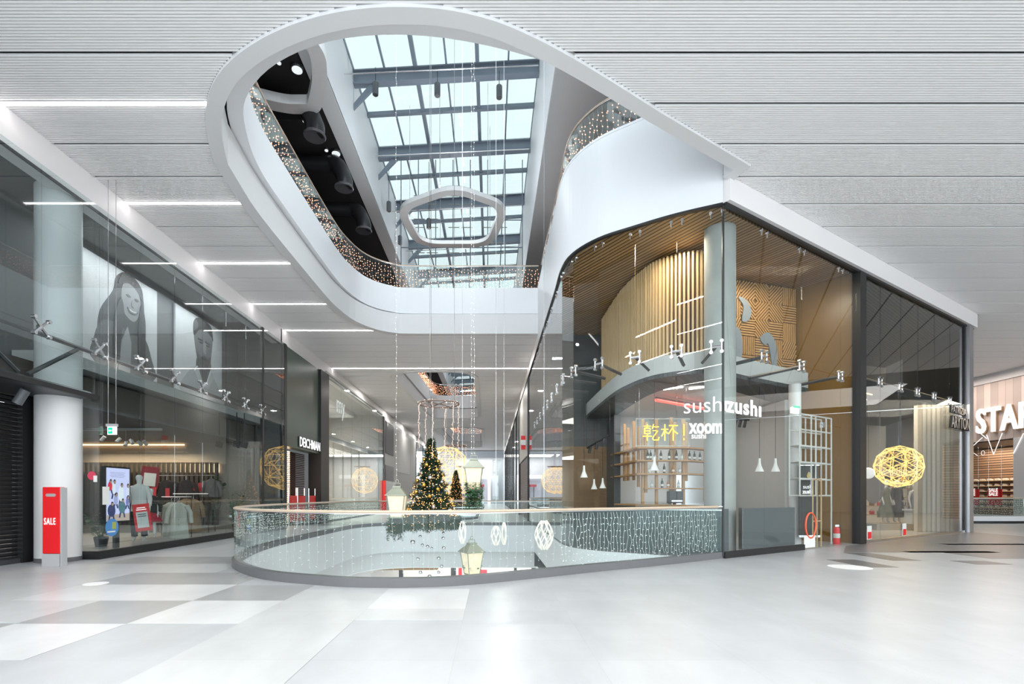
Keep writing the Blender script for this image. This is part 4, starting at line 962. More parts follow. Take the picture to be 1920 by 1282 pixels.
def plant(lab, c, n, h, spread, m=GREEN, name='potted_plant', leaf=.09, pot=True, seed=1, cat='plant'):
    rr = random.Random(seed); t = thing(name, lab, cat, c); b = MB(); st = MB()
    for i in range(n):
        a = rr.random()*6.28; L = h*(.5+.5*rr.random()); tip = Vector((c[0]+math.cos(a)*spread*rr.random(), c[1]+math.sin(a)*spread*rr.random(), c[2]+L))
        base = Vector((c[0], c[1], c[2]+.1)); st.tube([base, (base+tip)/2+Vector((0, 0, .1)), tip], .006, 4)
        for k in range(9):
            p = base+(tip-base)*(.25+.75*k/8); an = rr.random()*6.28; d = Vector((math.cos(an), math.sin(an), rr.random()*.8-.2)); s = leaf*(.6+.7*rr.random())
            sd = d.cross(Vector((0, 0, 1))).normalized()*s*.35
            b.add([p, p+d*s*.5+sd, p+d*s, p+d*s*.5-sd, p+d*s*.5+Vector((0, 0, .008))], [(0, 1, 4), (1, 2, 4), (2, 3, 4), (3, 0, 4)])
    b.build('foliage', m, t); st.build('stems', m, t)
    if pot: MB().lathe(c, [(.12, 0), (.16, .22), (.15, .24), (.13, .22)], 14).build('pot', DARK, t)
    return t
plant('dark leafy plant in the left shop window, left of two', (-10.1, 18.6, .9), 14, 1.3, .5, leaf=.2, seed=3)
plant('green leafy plant at the right end of the left shop window', (-9.2, 18.3, .14), 16, 1.6, .35, leaf=.13, seed=5)
plant('dim green plant behind the narrow glass beside the white column', (-9.7, 12.6, .14), 12, .8, .35, leaf=.14, seed=8)
t0 = None
for i, (px, py) in enumerate([(193, 822), (222, 825), (236, 832), (247, 828), (262, 831), (272, 830)]):
    p = at(px, py, 14.8)
    lab = 'white spotlight under the clothes shop ceiling, %s' % ['farthest left', 'second from left', 'third from left', 'third from right', 'second from right', 'farthest right'][i]
    if t0 is None:
        t0 = thing('shop_spotlight', lab, 'spotlight', tuple(p), 'white spotlights in the clothes shop')
        MB().tube([p-Vector((.05, 0, .06)), p+Vector((.05, 0, .06))], .05, 10).build('lamp_body', mat('lamp_grey', (.4, .4, .4), .4), t0); MB().tube([p, p+Vector((0, 0, .2))], .012, 5).build('bracket', BLACK, t0); MB().tube([p, p+Vector((0, 0, .6))], .008, 5).build('rod', BLACK, t0)
    else: dup(t0, tuple(p), lab, rz=i*.9)
for i, (px, py) in enumerate([(411, 833), (444, 833), (458, 834)]):
    p = at(px, py, 17.5); lab = ['black box spotlight hanging over the plants on a long rod', 'black box spotlight right of the one on the long rod', 'small black box spotlight nearest the dark post'][i]
    t = thing('box_spotlight', lab, 'spotlight', tuple(p)); MB().cb(p, .16, .16, .2, .4, Matrix.Rotation(.3, 3, 'Y')).build('lamp_body', BLACK, t); MB().tube([p, p+Vector((0, 0, 1.1))], .02, 5).build('rod', BLACK, t)
# lit shops further along the left
MB().box(-13, -12.9, 26.8, 40.8, 0, 8.4).build('wall_cosmetics', mat('cosmetics_wall', (.62, .54, .46), .6), kind='structure')
MB().box(-13, -8.7, 26.8, 40.8, 7.9, 8).build('ceiling_cosmetics', mat('pale_beam'), kind='structure')
MB().box(-13, -9.1, 26.75, 26.85, 0, 8.4).build('wall_cosmetics_near', mat('pale_beam'), kind='structure'); MB().box(-13, -9.1, 40.8, 40.9, 0, 8.4).build('wall_cosmetics_far', mat('pale_beam'), kind='structure')
MB().box(-12.9, -9.0, 26.8, 40.8, 4.5, 4.75).build('ceiling_cosmetics_lower', mat('pale_beam'), kind='structure')
for i, (y, c, z0, z1, lab) in enumerate([(28, (.7, .03, .03), 2, 4, 'red tall panel on the wall of the bright shop'), (29.6, (.95, .8, .5), .3, 3.8, 'warm lit shelf unit in the bright shop'), (31.8, (.5, .06, .05), 3.3, 4.2, 'dark red picture high on the bright shop wall'), (34, (.95, .85, .7), .3, 3.2, 'cream lit shelf unit farther in the bright shop'), (37, (.9, .75, .6), .3, 3.4, 'lit shelf unit near the far end of the bright shop')]):
    t = thing('shelf_unit' if z0 < 1 else 'wall_picture', lab, 'shelf' if z0 < 1 else 'picture', (-12.7, y, z0))
    MB().box(-12.85, -12.6, y, y+1.5, z0, z1).build('back_board', nosample(mat('lit_board_%d' % i, c, .5, emit=.85)), t)  # emission in boards and pictures stands in for shop lighting
    if z0 < 1:
        for k in range(4): MB().box(-12.6, -12.2, y, y+1.5, .8+k*.65, .84+k*.65).build('shelf', WHITE, t)
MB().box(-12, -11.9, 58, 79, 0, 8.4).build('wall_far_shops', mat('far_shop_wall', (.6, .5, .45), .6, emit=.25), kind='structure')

# ================================================================ restaurant inside
OCH = mat('ochre_wall', (.22, .115, .025), .3, var=.12, scale=2, stretch=(1, 1, .3))
MB().strip([Vector(f2(3.48, -.12)), Vector((9.72, 16.28)), Vector((9.72, 20.6))], 0, ZG, .15).build('wall_restaurant_right', OCH, kind='structure')
MB().box(4.95, 9.8, 20.6, 20.75, 0, 4.6).build('wall_restaurant_back', mat('white_tile_wall', (.56, .57, .56), .35, var=.03), kind='structure')
MB().box(2.2, 4.95, 20.6, 20.75, 0, 3.4).build('wall_restaurant_wood', mat('brown_wood_wall', (.17, .09, .03), .4, var=.15), kind='structure')
MB().box(2.2, 4.95, 20.6, 20.75, 3.4, ZG).build('wall_restaurant_dark', DARK, kind='structure'); MB().box(4.95, 9.8, 20.6, 20.75, 4.6, ZG).build('wall_restaurant_upper', DARK, kind='structure')
MB().box(4.7, 4.95, 19.4, 20.6, 0, 4.5).build('wall_restaurant_return', DARK, kind='structure')
MB().box(9.5, 9.64, 16.4, 20.6, 0, 4.5).build('wall_kitchen_side', mat('pale_beam'), kind='structure')
O1 = smooth([Vector(p) for p in ((9.6, 15.35), (8.4, 14.65), (6.9, 13.75), (6.0, 13.2), (5.25, 13.1), (4.4, 13.7), (4.0, 14.9), (3.85, 16.5), (3.85, 20.6))], 4)
O2 = smooth([Vector(p) for p in ((9.6, 17.2), (8.4, 16.2), (7.3, 15.3), (6.6, 14.7), (5.7, 14.5), (5.2, 14.9), (4.95, 15.9), (4.9, 17.0), (4.9, 20.6))], 4)
MB().poly(O1+[Vector((9.6, 20.6))], 4.66, 5.12).build('floor_mezzanine', mat('mezzanine_white', (.50, .51, .50), .5), kind='structure')
MB().poly(O1+O2[::-1], 4.55, 4.655).build('ceiling_soffit_dark', stripe_mat('dark_soffit_boards', (.07, .075, .08), (.03, .03, .03), .12, .12, 0, rot=.6), kind='structure')
MB().poly(O2+[Vector((9.6, 20.6))], 4.6, 4.655).build('ceiling_restaurant', mat('restaurant_ceiling', (.62, .60, .57), .6), kind='structure')
MB().poly([p.copy() for p in offset(Fs, .1)][:]+[Vector((2.2, 20.6)), Vector((9.65, 20.6)), Vector((9.65, 16.3)), Vector(f2(3.4, -.2)), Vector(f2(.2, -.15))], ZG+.0, ZG+.05).build('ceiling_restaurant_wood', stripe_mat('wood_ceiling', (.36, .21, .085), (.05, .03, .015), .13, .35, 0, rot=-.55), kind='structure')
t = thing('slat_partition', 'upstairs partition of vertical pine slats above the restaurant bar', 'partition', (4.8, 14, 5.12))
SP = offset(sub(smooth([Vector(p) for p in ((6.0, 13.2), (5.25, 13.1), (4.4, 13.7), (4.0, 14.9), (3.85, 16.5), (3.85, 20.6))], 5), .35, 6.8), .22)
MB().strip(offset(SP, .14), 5.12, 7.85, .05).build('backing', mat('pine_backing', (.16, .085, .035), .6), t)
Q = resample(SP, .105); b = MB()
for i, (p, q) in enumerate(zip(Q, Q[1:])):
    wd = .05; b.cb((p.x, p.y, 6.47), wd, .07+.06*R(), 2.7, math.atan2(q.y-p.y, q.x-p.x))
b.build('slats', PINE, t)
t = thing('wood_pattern_wall', 'upstairs wall of slats in crossing directions with grey wave shapes', 'wall panel', (8, 15.6, 6.4))
A_ = Vector((6.5, 15.0)); B_ = Vector((9.6, 16.0)); dd = (B_-A_).normalized(); LL = (B_-A_).length; nn = Vector((dd.y, -dd.x))
MB().wall(A_, B_, 5.12, 7.9, .04, -.03).build('backing', mat('pine_backing'), t)
def onw(u, v, d): p = A_+dd*u+nn*d; return (p.x, p.y, 5.12+v)
b = MB(); nx, nz = 6, 5; cw = LL/nx; ch = 2.78/nz; rr = random.Random(4)
for i in range(nx):
    for j in range(nz):
        an = [0, PI/4, PI/2, -PI/4, PI/3][(i*2+j*3+int(rr.random()*2)) % 5]; cx0, cz0 = (i+.5)*cw, (j+.5)*ch; c_, s_ = math.cos(an), math.sin(an)
        for k in range(-6, 7):
            o_ = k*.075; ts = []
            # clip line to the cell
            px_, pz_ = -s_*o_, c_*o_; lo, hi = -9, 9
            for pp, dv, hw in ((px_, c_, cw/2), (pz_, s_, ch/2)):
                if abs(dv) < 1e-6:
                    if abs(pp) > hw: lo, hi = 1, 0
                else:
                    a1, a2 = sorted(((-hw-pp)/dv, (hw-pp)/dv)); lo = max(lo, a1); hi = min(hi, a2)
            if hi-lo < .05: continue
            P4 = []
            for tt, sg in ((lo, -1), (hi, -1), (hi, 1), (lo, 1)):
                P4.append((cx0+px_+c_*tt-s_*.022*sg, cz0+pz_+s_*tt+c_*.022*sg))
            b.add([onw(u, v, 0) for u, v in P4]+[onw(u, v, .035) for u, v in P4], [(0, 1, 2, 3), (7, 6, 5, 4), (0, 4, 5, 1), (1, 5, 6, 2), (2, 6, 7, 3), (3, 7, 4, 0)])
b.build('crossing_slats', WOOD, t)
GS = mat('blue_grey_relief', (.20, .23, .26), .4)
for pts in ([(.02, 1.5), (.3, 1.7), (.45, 2.0), (.35, 2.45), (.12, 2.6), (.02, 2.3)], [(1.1, 1.55), (1.35, 1.6), (1.45, 1.9), (1.25, 2.2), (.95, 2.25), (1.15, 2.0)], [(.5, 1.1), (.8, 1.35), (1.05, 1.2), (1.1, .6), (1.0, .2), (.85, .25), (.88, .8), (.75, 1.1), (.6, 1.0)], [(1.8, 1.1), (2.1, 1.3), (2.4, 1.0), (2.45, .4), (2.3, .1), (2.2, .6), (2.1, .95), (1.95, .9)]):
    P = smooth([Vector(p) for p in pts], 4, True); MB().poly(P, .04, .07, O=lambda u, v, d: onw(u, v, d)).build('wave_shape', GS, t)
t = thing('concrete_column', 'raw concrete column just inside the restaurant corner', 'column', (5.62, 12.45, 0))
MB().lathe((5.62, 12.45, 0), [(.36, 0), (.36, ZG)], 40).build('shaft', CONC, t, True)
t = thing('round_column', 'pale grey round column inside the restaurant beside the banner', 'column', (8.75, 14.6, 0)); MB().lathe((8.75, 14.6, 0), [(.16, 0), (.16, 4.6)], 28).build('shaft', mat('column_white'), t, True)
for i, (x0, y0, x1, y1) in enumerate([(4.85, 14.95, 5.1, 14.6), (5.6, 14.9, 6.1, 14.3), (6.5, 15.9, 7.0, 15.2)]):
    t = thing('linear_light', 'short LED line in the restaurant ceiling, %s of three' % ['left', 'middle', 'right'][i], 'ceiling light', (x0, y0, 4.58)); MB().tube([(x0+.3, y0+.2, 4.575), (x1+.5, y1+.2, 4.575)], .022, 4).build('diffuser', LED, t)
t = thing('red_linear_lamp', 'long red glowing linear lamp under the restaurant ceiling', 'lamp', (6.5, 17, 4.4)); MB().tube([(5.2, 16.0, 4.42), (8.1, 18.1, 4.42)], .05, 6).build('tube', nosample(mat('red_glow', (1, .08, .06), .4, emit=1.2)), t); MB().tube([(5.2, 16.0, 4.49), (8.1, 18.1, 4.49)], .04, 4).build('housing', BLACK, t)
# bar shelving
t = thing('bar_shelving', 'tall open oak shelving of the sushi bar with bottles', 'shelving', (5.8, 17.2, 1.1))
A, B, Cc, D = Vector((4.97, 19.9)), Vector((5.14, 17.2)), Vector((6.52, 17.2)), Vector((7.56, 17.9))
for p, top, bot in [(A, 4.0, 2.0), (A.lerp(B, .3), 4.1, 1.95), (A.lerp(B, .45), 3.9, 1.95), (A.lerp(B, .68), 4.05, 1.95), (A.lerp(B, .85), 3.8, 1.7), (B, 4.0, 1.1), (B.lerp(Cc, .08), 3.9, 1.5), (B.lerp(Cc, .34), 4.0, 1.1), (B.lerp(Cc, .7), 4.05, 1.4), (B.lerp(Cc, .78), 3.9, 1.1), (Cc, 4.0, 1.1), (Cc.lerp(D, .12), 3.9, 1.9), (D, 4.0, 1.2)]:
    MB().box(p.x-.045, p.x+.045, p.y-.045, p.y+.045, bot, top).build('post', WOOD, t)
PATH = [A, B, Cc, D]
for z in (2.1, 2.55, 2.98): MB().strip(PATH, z, z+.05, .34, .12).build('shelf', WOOD, t)
MB().strip([B, Cc, D], 1.62, 1.66, .3, .1).build('shelf', WOOD, t); MB().strip([A, A.lerp(B, .5)], 3.3, 3.34, .06).build('rail', WOOD, t)
bot0 = {}
def bottle(kind, p, lab):
    cols = {'dark green wine bottle': (.01, .03, .015), 'clear spirit bottle': (.45, .5, .5), 'amber spirit bottle': (.45, .18, .02)}
    if kind not in bot0:
        t = thing('bottle', lab, 'bottle', p, 'bottles on the bar shelves')
        if 'wine' in kind: pr = [(.001, 0), (.04, 0), (.042, .18), (.036, .22), (.015, .27), (.015, .33), (.001, .331)]
        else: pr = [(.001, 0), (.045, 0), (.045, .16), (.015, .2), (.015, .27), (.001, .271)]
        MB().lathe(p, pr, 12).build('glass_body', mat('bottle_'+kind.split()[0], cols[kind], .1), t, True)
        MB().lathe(p, [(.0435, .06), (.046, .062), (.046, .13), (.0435, .132)], 12).build('paper_label', WCL, t)
        bot0[kind] = t; return t
    return dup(bot0[kind], p, lab)
spots = [(.1, 2.6, 'dark green wine bottle'), (.17, 2.6, 'dark green wine bottle'), (.27, 2.6, 'clear spirit bottle'), (.42, 2.6, 'dark green wine bottle'), (.62, 2.6, 'dark green wine bottle'), (.8, 2.6, 'dark green wine bottle'), (.93, 2.6, 'clear spirit bottle'),
         (.15, 2.15, 'clear spirit bottle'), (.35, 2.15, 'clear spirit bottle'), (.5, 2.15, 'dark green wine bottle'), (.72, 2.15, 'amber spirit bottle'), (.88, 2.15, 'clear spirit bottle'), (.2, 1.66, 'clear spirit bottle'), (.45, 1.66, 'dark green wine bottle'), (.6, 1.66, 'amber spirit bottle'), (.85, 1.66, 'clear spirit bottle')]
nm = ['first', 'second', 'third', 'fourth', 'fifth', 'sixth', 'seventh']
cnt = {}
for u, z, k in spots:
    row = {2.6: 'upper', 2.15: 'middle', 1.66: 'lower'}[z]; cnt[row] = cnt.get(row, 0)+1
    bottle(k, (B.x+(Cc.x-B.x)*u, 17.08, z), '%s on the %s bar shelf, %s from the left' % (k, row, nm[cnt[row]-1]))
for i, (x, y) in enumerate([(6.75, 17.25), (7.0, 17.45), (7.25, 17.6)]): bottle('dark green wine bottle', (x, y, 2.6), 'dark green wine bottle on the right wing of the bar shelves, %s' % ['left one', 'middle one', 'right one'][i])
t = thing('bar_counter', 'bar counter with oak top inside the restaurant', 'counter', (5.3, 16.5, 0)); MB().wall((4.9, 19.0), (5.95, 13.9), .001, 1.05, .5).build('body', PANEL, t); MB().wall((4.9, 19.0), (5.95, 13.9), 1.05, 1.11, .65).build('top', WOOD, t)
o = MB().box(6.1, 6.7, 17.25, 17.5, 1.1, 1.55); t = thing('coffee_machine', 'black coffee machine behind the restaurant bar', 'coffee machine', (6.1, 16.9, 1.1))
MB().box(5.9, 6.35, 16.75, 17.05, 1.15, 1.55).build('body', BLACK, t, bevel=.02); MB().box(5.95, 6.3, 16.7, 16.75, 1.2, 1.25).build('drip_tray', STEEL, t)
MB().box(5.85, 7.6, 16.6, 17.0, .001, 1.1).build('wall_back_bar', mat('white_tile_wall'), kind='structure')
# yellow neon writing on a hanging glass plate
p0 = at(1192, 785, 14.6); p1 = at(1293, 781, 14.6); z1_, z0_ = p0.z, at(1192, 836, 14.6).z
t = thing('neon_sign', 'yellow neon characters on a hanging clear plate in the restaurant', 'sign', (4.9, 14.6, 3.2))
MB().box(p0.x, p1.x, 14.6, 14.615, z0_, z1_).build('clear_plate', RGLASS, t)
b = MB(); b.tube([(p0.x, 14.59, z0_), (p1.x, 14.59, z0_), (p1.x, 14.59, z1_), (p0.x, 14.59, z1_)], .012, 4, True); b.build('plate_edge', WCL, t)
NEO = nosample(mat('yellow_neon', (1, .8, .05), .4, emit=2.2, ecol=(1, .66, .02)))
Hc = .46; xb = p0.x+.2; zb = (z0_+z1_)/2-Hc/2+.0
def strokes(ox, S, w=1):
    for s in S: MB().tube([(ox+u*Hc*w, 14.57, zb+v*Hc) for u, v in s], .013, 5).build('neon_stroke', NEO, t)
strokes(xb, [[(.05, .88), (.5, .88)], [(.27, 1), (.27, .75)], [(.1, .75), (.45, .75), (.45, .42), (.1, .42), (.1, .75)], [(.1, .58), (.45, .58)], [(.0, .25), (.55, .25)], [(.27, .42), (.27, -.02)], [(.66, 1), (.58, .72)], [(.62, .84), (.98, .84)], [(.62, .6), (.92, .6), (.6, .14), (.66, .02), (.96, .02), (1, .2)]])
strokes(xb+.53, [[(.0, .68), (.42, .68)], [(.22, 1), (.22, -.02)], [(.22, .66), (.02, .25)], [(.22, .62), (.38, .42)], [(.48, .92), (1.02, .92)], [(.78, .92), (.45, .4)], [(.74, .72), (.74, -.02)], [(.76, .6), (1.02, .4)]])
strokes(xb+1.12, [[(.12, 1), (.12, .3)], [(.12, .12), (.12, .02)]])
for x in (p0.x+.1, p1.x-.1): MB().tube([(x, 14.6, z1_), (x, 14.6, 4.6)], .005, 4).build('wire', STEEL, t)
o = text('sign', 'xoom', .5, at(1293, 812, 12.0), (1, 0, 0), SIGNW, depth=.04, bold=.008, wscale=.66); tag(o, "white letters 'xoom' hanging in the restaurant under the thin white sign", 'sign')
o = text('sign', 'sushi', .2, at(1296, 822, 12.0), (1, 0, 0), SIGNW, depth=.02, wscale=.9); tag(o, "small grey-white letters 'sushi' under the hanging letters", 'sign')
# pendants
pd = None
for i, (px, py, Y, lab) in enumerate([(1227, 882, 14.1, 'white cone pendant lamp in front of the bar shelves'), (1095, 895, 16.2, 'white cone pendant lamp near the left end of the restaurant glass'), (1114, 917, 19.2, 'small white cone pendant lamp deep inside, left of two'), (1130, 915, 19.2, 'small white cone pendant lamp deep inside, right of two'), (1424, 884, 14.6, 'white cone pendant lamp right of the corner, left of two'), (1454, 884, 14.6, 'white cone pendant lamp right of the corner, right of two')]):
    p = at(px, py, Y)
    if pd is None:
        pd = thing('pendant_lamp', lab, 'pendant lamp', tuple(p), 'white pendant lamps of the restaurant')
        MB().lathe(p, [(.12, 0), (.105, .04), (.05, .18), (.035, .26), (.03, .38), (.001, .385)], 18).build('lamp_shade', mat('pendant_white', (.75, .76, .75), .4, emit=.12), pd, True)
        MB().tube([(p.x, p.y, p.z+.38), (p.x, p.y, 4.6)], .006, 4).build('cable', BLACK, pd)
    else: dup(pd, tuple(p), lab)
# banner, cube shelf, extinguisher, kitchen
t = thing('roll_up_banner', 'black roll-up banner with a gold drop and white sushi zushi lettering', 'banner', (8.95, 14.2, .2)); q = at(1498, 873, 14.2); q2 = at(1535, 1003, 14.2)
MB().box(q.x, q2.x, 14.2, 14.215, q2.z, q.z).build('fabric', mat('banner_black', (.02, .022, .022), .5), t); MB().box(q.x-.02, q2.x+.02, 14.16, 14.26, q2.z-.06, q2.z).build('base', STEEL, t); MB().box(q.x-.01, q2.x+.01, 14.19, 14.22, q.z, q.z+.03).build('top_bar', STEEL, t)
P = smooth([Vector(v) for v in ((0, 1), (-.45, .35), (-.5, -.2), (0, -.5), (.5, -.2), (.42, .4))], 4, True); cxx = (q.x+q2.x)/2
MB().poly(P, 14.19, 14.2, O=lambda u, v, d: (cxx+u*.11, d, 1.95+v*.12)).build('gold_drop', mat('gold_print', (.55, .4, .12), .4), t)
text('lettering', 'sushi', .16, (cxx-.17, 14.19, 1.6), (1, 0, 0), SIGNW, t, depth=.005, wscale=.9); text('lettering', 'zushi', .16, (cxx-.18, 14.19, 1.46), (1, 0, 0), SIGNW, t, depth=.005, bold=.004, wscale=.9)
t = thing('cube_shelf', 'white open cube shelf inside the restaurant door', 'shelf', f2(2.6, -.35, 0)); WM = mat('white_metal', (.72, .72, .70), .4)
zs = (1.4, 1.85, 2.3, 2.75, 3.2, 3.62); us = (2.1, 2.42, 2.55, 2.86, 3.02)
for off in (-.35, -.62):
    for z in zs: MB().tube([f2(2.1, off, z), f2(3.02, off, z)], .022, 4).build('bar', WM, t)
    for u in us: MB().tube([f2(u, off, 1.4 if u < 3 else .001), f2(u, off, 3.62)], .022, 4).build('upright', WM, t)
for z in zs[1:4]: MB().wall(f2(2.1, -.485), f2(2.86, -.485), z+.02, z+.035, .26).build('shelf', WM, t)
t = thing('wooden_stand', 'small pale wooden frame stand under the white cube shelf', 'stand', f2(2.45, -.3, 0))
for u in (2.3, 2.42, 2.54): MB().tube([f2(u, -.2, .001), f2(u, -.2, 1.85)], .018, 4).build('post', PINE, t)
for z in (.7, 1.85): MB().tube([f2(2.3, -.2, z), f2(2.54, -.2, z)], .018, 4).build('rail', PINE, t)
e = Vector(f2(3.1, -.28, 0)); t = thing('fire_extinguisher', 'red fire extinguisher standing inside the restaurant glass', 'fire extinguisher', tuple(e))
MB().lathe(e, [(.001, 0.001), (.085, .001), (.085, .42), (.06, .48), (.02, .5), (.001, .5)], 16).build('cylinder', RED, t, True); MB().box(e.x-.05, e.x+.06, e.y-.02, e.y+.02, .5, .56).build('valve', STEEL, t); MB().tube([e+Vector((.05, 0, .53)), e+Vector((.12, 0, .45)), e+Vector((.11, 0, .2))], .014, 6).build('hose', BLACK, t); MB().lathe(e, [(.086, .18), (.088, .19), (.088, .3), (.086, .31)], 16).build('paper_label', WCL, t)
o = MB().wall(f2(1.82, .02), f2(2.12, .02), .04, .36, .006).build('notice', WCL); tag(o, 'white notice low on the restaurant door glass beside the curb', 'notice')
b = MB(); K = 26; b.tube([f2(2.0+.14*math.cos(2*PI*k/K), .02, .62+.33*math.sin(2*PI*k/K)) for k in range(K)], .022, 5, True); o = b.build('round_decal', mat('decal_orange', (.75, .12, .05), .5)); tag(o, 'orange-red round ring decal on the restaurant door glass', 'sticker')
o = MB().cb(f2(1.86, -.25, 3.65), .3, .06, .16, .5).build('exit_sign', nosample(mat('exit_white'))); tag(o, 'small exit sign box hanging inside the restaurant right of the corner', 'sign'); MB().cb(f2(1.87, -.21, 3.74), .26, .02, .05, .5).build('green_field', mat('exit_green'), o)
t = thing('kitchen_hatch', 'steel kitchen hatch with white tiles seen deep in the restaurant', 'hatch', (8, 20.4, 1)); MB().box(7.2, 9.4, 20.45, 20.58, 1.1, 2.3).build('opening', STEEL, t); MB().box(7.2, 9.4, 20.2, 20.58, 1.0, 1.1).build('ledge', STEEL, t); MB().box(7.2, 9.4, 20.4, 20.58, 2.3, 2.9).build('header', mat('pale_beam'), t)
for i, (a, b_) in enumerate([((1100, 840), (1143, 815)), ((1375, 785), (1405, 787))]):
    Y = 17; p = at(*a, Y); q = at(*b_, Y); t = thing('track_light', ['black spotlight track near the left of the restaurant', 'black spotlight track right of the corner'][i], 'track light', tuple(p)); MB().tube([p, q], .03, 4).build('track', BLACK, t)
    for k in range(3): r = p.lerp(q, .2+.3*k); MB().tube([r-Vector((.02, 0, .04)), r-Vector((.07, 0, .26))], .05, 8).build('lamp_head', BLACK, t)
    for r in (p, q): MB().tube([r, (r.x, r.y, 4.6)], .008, 4).build('rod', BLACK, t)

# ================================================================ fashion shop inside
CRM = mat('fashion_cream_wall', (.55, .48, .38), .6)
MB().strip([Vector((9.9, 20.8)), Vector((16.2, 24.6))], 0, 8.2, .1).build('wall_fashion_back_dark', DARK, kind='structure'); MB().strip([Vector((16.2, 24.6)), Vector((20.2, 26))], 0, 8.2, .1).build('wall_fashion_back', CRM, kind='structure')
MB().strip([Vector(f2(3.62, -.14)), Vector((9.9, 16.4)), Vector((9.9, 20.8))], 0, 8.2, .06).build('wall_fashion_left', DARK, kind='structure')
MB().poly([Vector(f2(3.7, -.7)), Vector(f2(8.3, -.7)), Vector((20.1, 25.9)), Vector((14.5, 23.9)), Vector((10, 20.7)), Vector((10.0, 16.6))], 4.95, 5.2).build('ceiling_fashion', mat('shop_ceiling'), kind='structure')
MB().poly([Vector(f2(3.7, -.12)), Vector(f2(8.5, -.12)), Vector((20.1, 25.9)), Vector((14.5, 23.9)), Vector((10, 20.7)), Vector((10.0, 16.6))], ZG, ZG+.1).build('ceiling_fashion_upper', stripe_mat('perforated_panel', (.20, .20, .205), (.02, .02, .02), .1, .45, 0, rot=.9), kind='structure')
MB().wall(f2(3.7, -1.9), f2(5.6, -1.9), 5.2, ZG, .08).build('wall_fashion_upper', mat('perforated_panel'), kind='structure')
MB().strip([Vector((16.5, 19.6)), Vector((18.0, 19.9))], .001, 4.95, .3).build('wall_fashion_curtain', stripe_mat('cream_curtain', (.62, .55, .44), (.40, .34, .26), .22, .35, 0), kind='structure')
GL = nosample(mat('gold_line', (1, .6, .25), .4, emit=2))
for i in range(4):
    o = MB().tube([f2(3.9+.35*i, -1.0-.5*i, 4.88), f2(5.3+.45*i, -1.0-.5*i, 4.88)], .025, 4).build('linear_light', GL); tag(o, 'warm light line under the dark fashion shop ceiling, %s' % ['nearest the glass', 'second from the glass', 'third from the glass', 'deepest'][i], 'light line')
mannequin('headless-looking figure in a long olive dress in the fashion shop window', (16.35, 21, .25), .3, skirt=(mat('olive_cloth', (.17, .17, .12), .8, var=.2), .25, .32))
mannequin('figure in a long charcoal dress in the middle of the fashion shop window', (16.9, 21.1, .25), .2, skirt=(mat('charcoal_cloth', (.035, .035, .04), .8), .25, .27), top=mat('charcoal_cloth'))
mannequin('figure in a long pale blue-grey dress in the fashion shop window', (17.45, 20.9, .1), .1, skirt=(mat('blue_grey_cloth', (.22, .26, .32), .8), .1, .3))
MB().box(15.6, 18.3, 20.5, 21.7, .001, .25).build('floor_fashion_platform', mat('platform'), kind='structure')
t = thing('display_table', 'white display table between the mannequins in the fashion shop', 'table', (17.0, 20.2, 0)); MB().box(16.7, 17.5, 20.1, 20.6, .8, .86).build('top', WHITE, t); MB().box(16.75, 17.45, 20.15, 20.55, .26, .8).build('body', WCL, t)
decal('mirror', 'arched dark mirror leaning in the fashion shop', (15.4, 20.4, 1.8), .38, mat('mirror_brown', (.12, .08, .05), .1), (-.3, -1), 1.9, 'mirror')
t = thing('globe_lamp', 'white globe lamp in the fashion shop behind the black post', 'lamp', (13.4, 18.0, 2.2)); MB().ball((13.4, 18.0, 2.2), .2, 14, 8).build('globe', mat('globe_white', (.85, .82, .78), .4, emit=.6), t, True); MB().tube([(13.4, 18, 2.4), (13.4, 18, 4.9)], .008, 4).build('cable', BLACK, t)
t = thing('accessory_shelves', 'back wall shelves with small coloured accessories in the fashion shop', 'shelf', (18, 23.5, .3))
for z in (.5, .9, 1.3, 1.7, 2.1): MB().box(17.3, 19.5, 23.2, 23.5, z, z+.04).build('shelf', PINE, t)
MB().box(17.2, 19.6, 23.5, 23.55, .001, 2.6).build('back_board', mat('board_warm', (.6, .5, .38), .6, emit=.3), t)
rr = random.Random(3); bag = {}
cl = [('red', (.6, .03, .03)), ('cream', (.8, .75, .65)), ('brown', (.22, .12, .06)), ('green', (.1, .3, .2)), ('black', (.03, .03, .03))]
for r_, z in enumerate((.54, .94, 1.34, 1.74, 2.14)):
    for k in range(6):
        nme, c_ = cl[(k*3+r_*2) % 5]; p = (17.5+k*.36, 23.3, z); lab = '%s bag, %s along the %s accessory shelf' % (nme, nm[k], ['lowest', 'second lowest', 'middle', 'second highest', 'top'][r_])
        if nme not in bag:
            t = thing('handbag', lab, 'bag', p, 'bags on the accessory shelves'); MB().box(p[0]-.1, p[0]+.1, p[1]-.05, p[1]+.05, z, z+.16).build('bag_body', mat('bag_'+nme, c_, .5), t, bevel=.02); MB().tube([(p[0]+.07*math.cos(a), p[1], z+.16+.07*math.sin(a)) for a in (0, .8, 1.57, 2.3, 3.14)], .008, 4).build('handle', mat('bag_'+nme), t); bag[nme] = t
        else: dup(bag[nme], p, lab)
for i, t_ in enumerate((3.72, 5.05)):
    o = MB().wall(f2(t_, .02), f2(t_+.16, .02), .1, .5, .006).build('sale_sticker', WCL); tag(o, ['white and red sticker low on the glass next to the black post', 'white and red sticker low in the middle of the fashion shop glass'][i], 'sticker'); MB().wall(f2(t_+.02, .03), f2(t_+.14, .03), .12, .32, .006).build('red_field', RED, o)

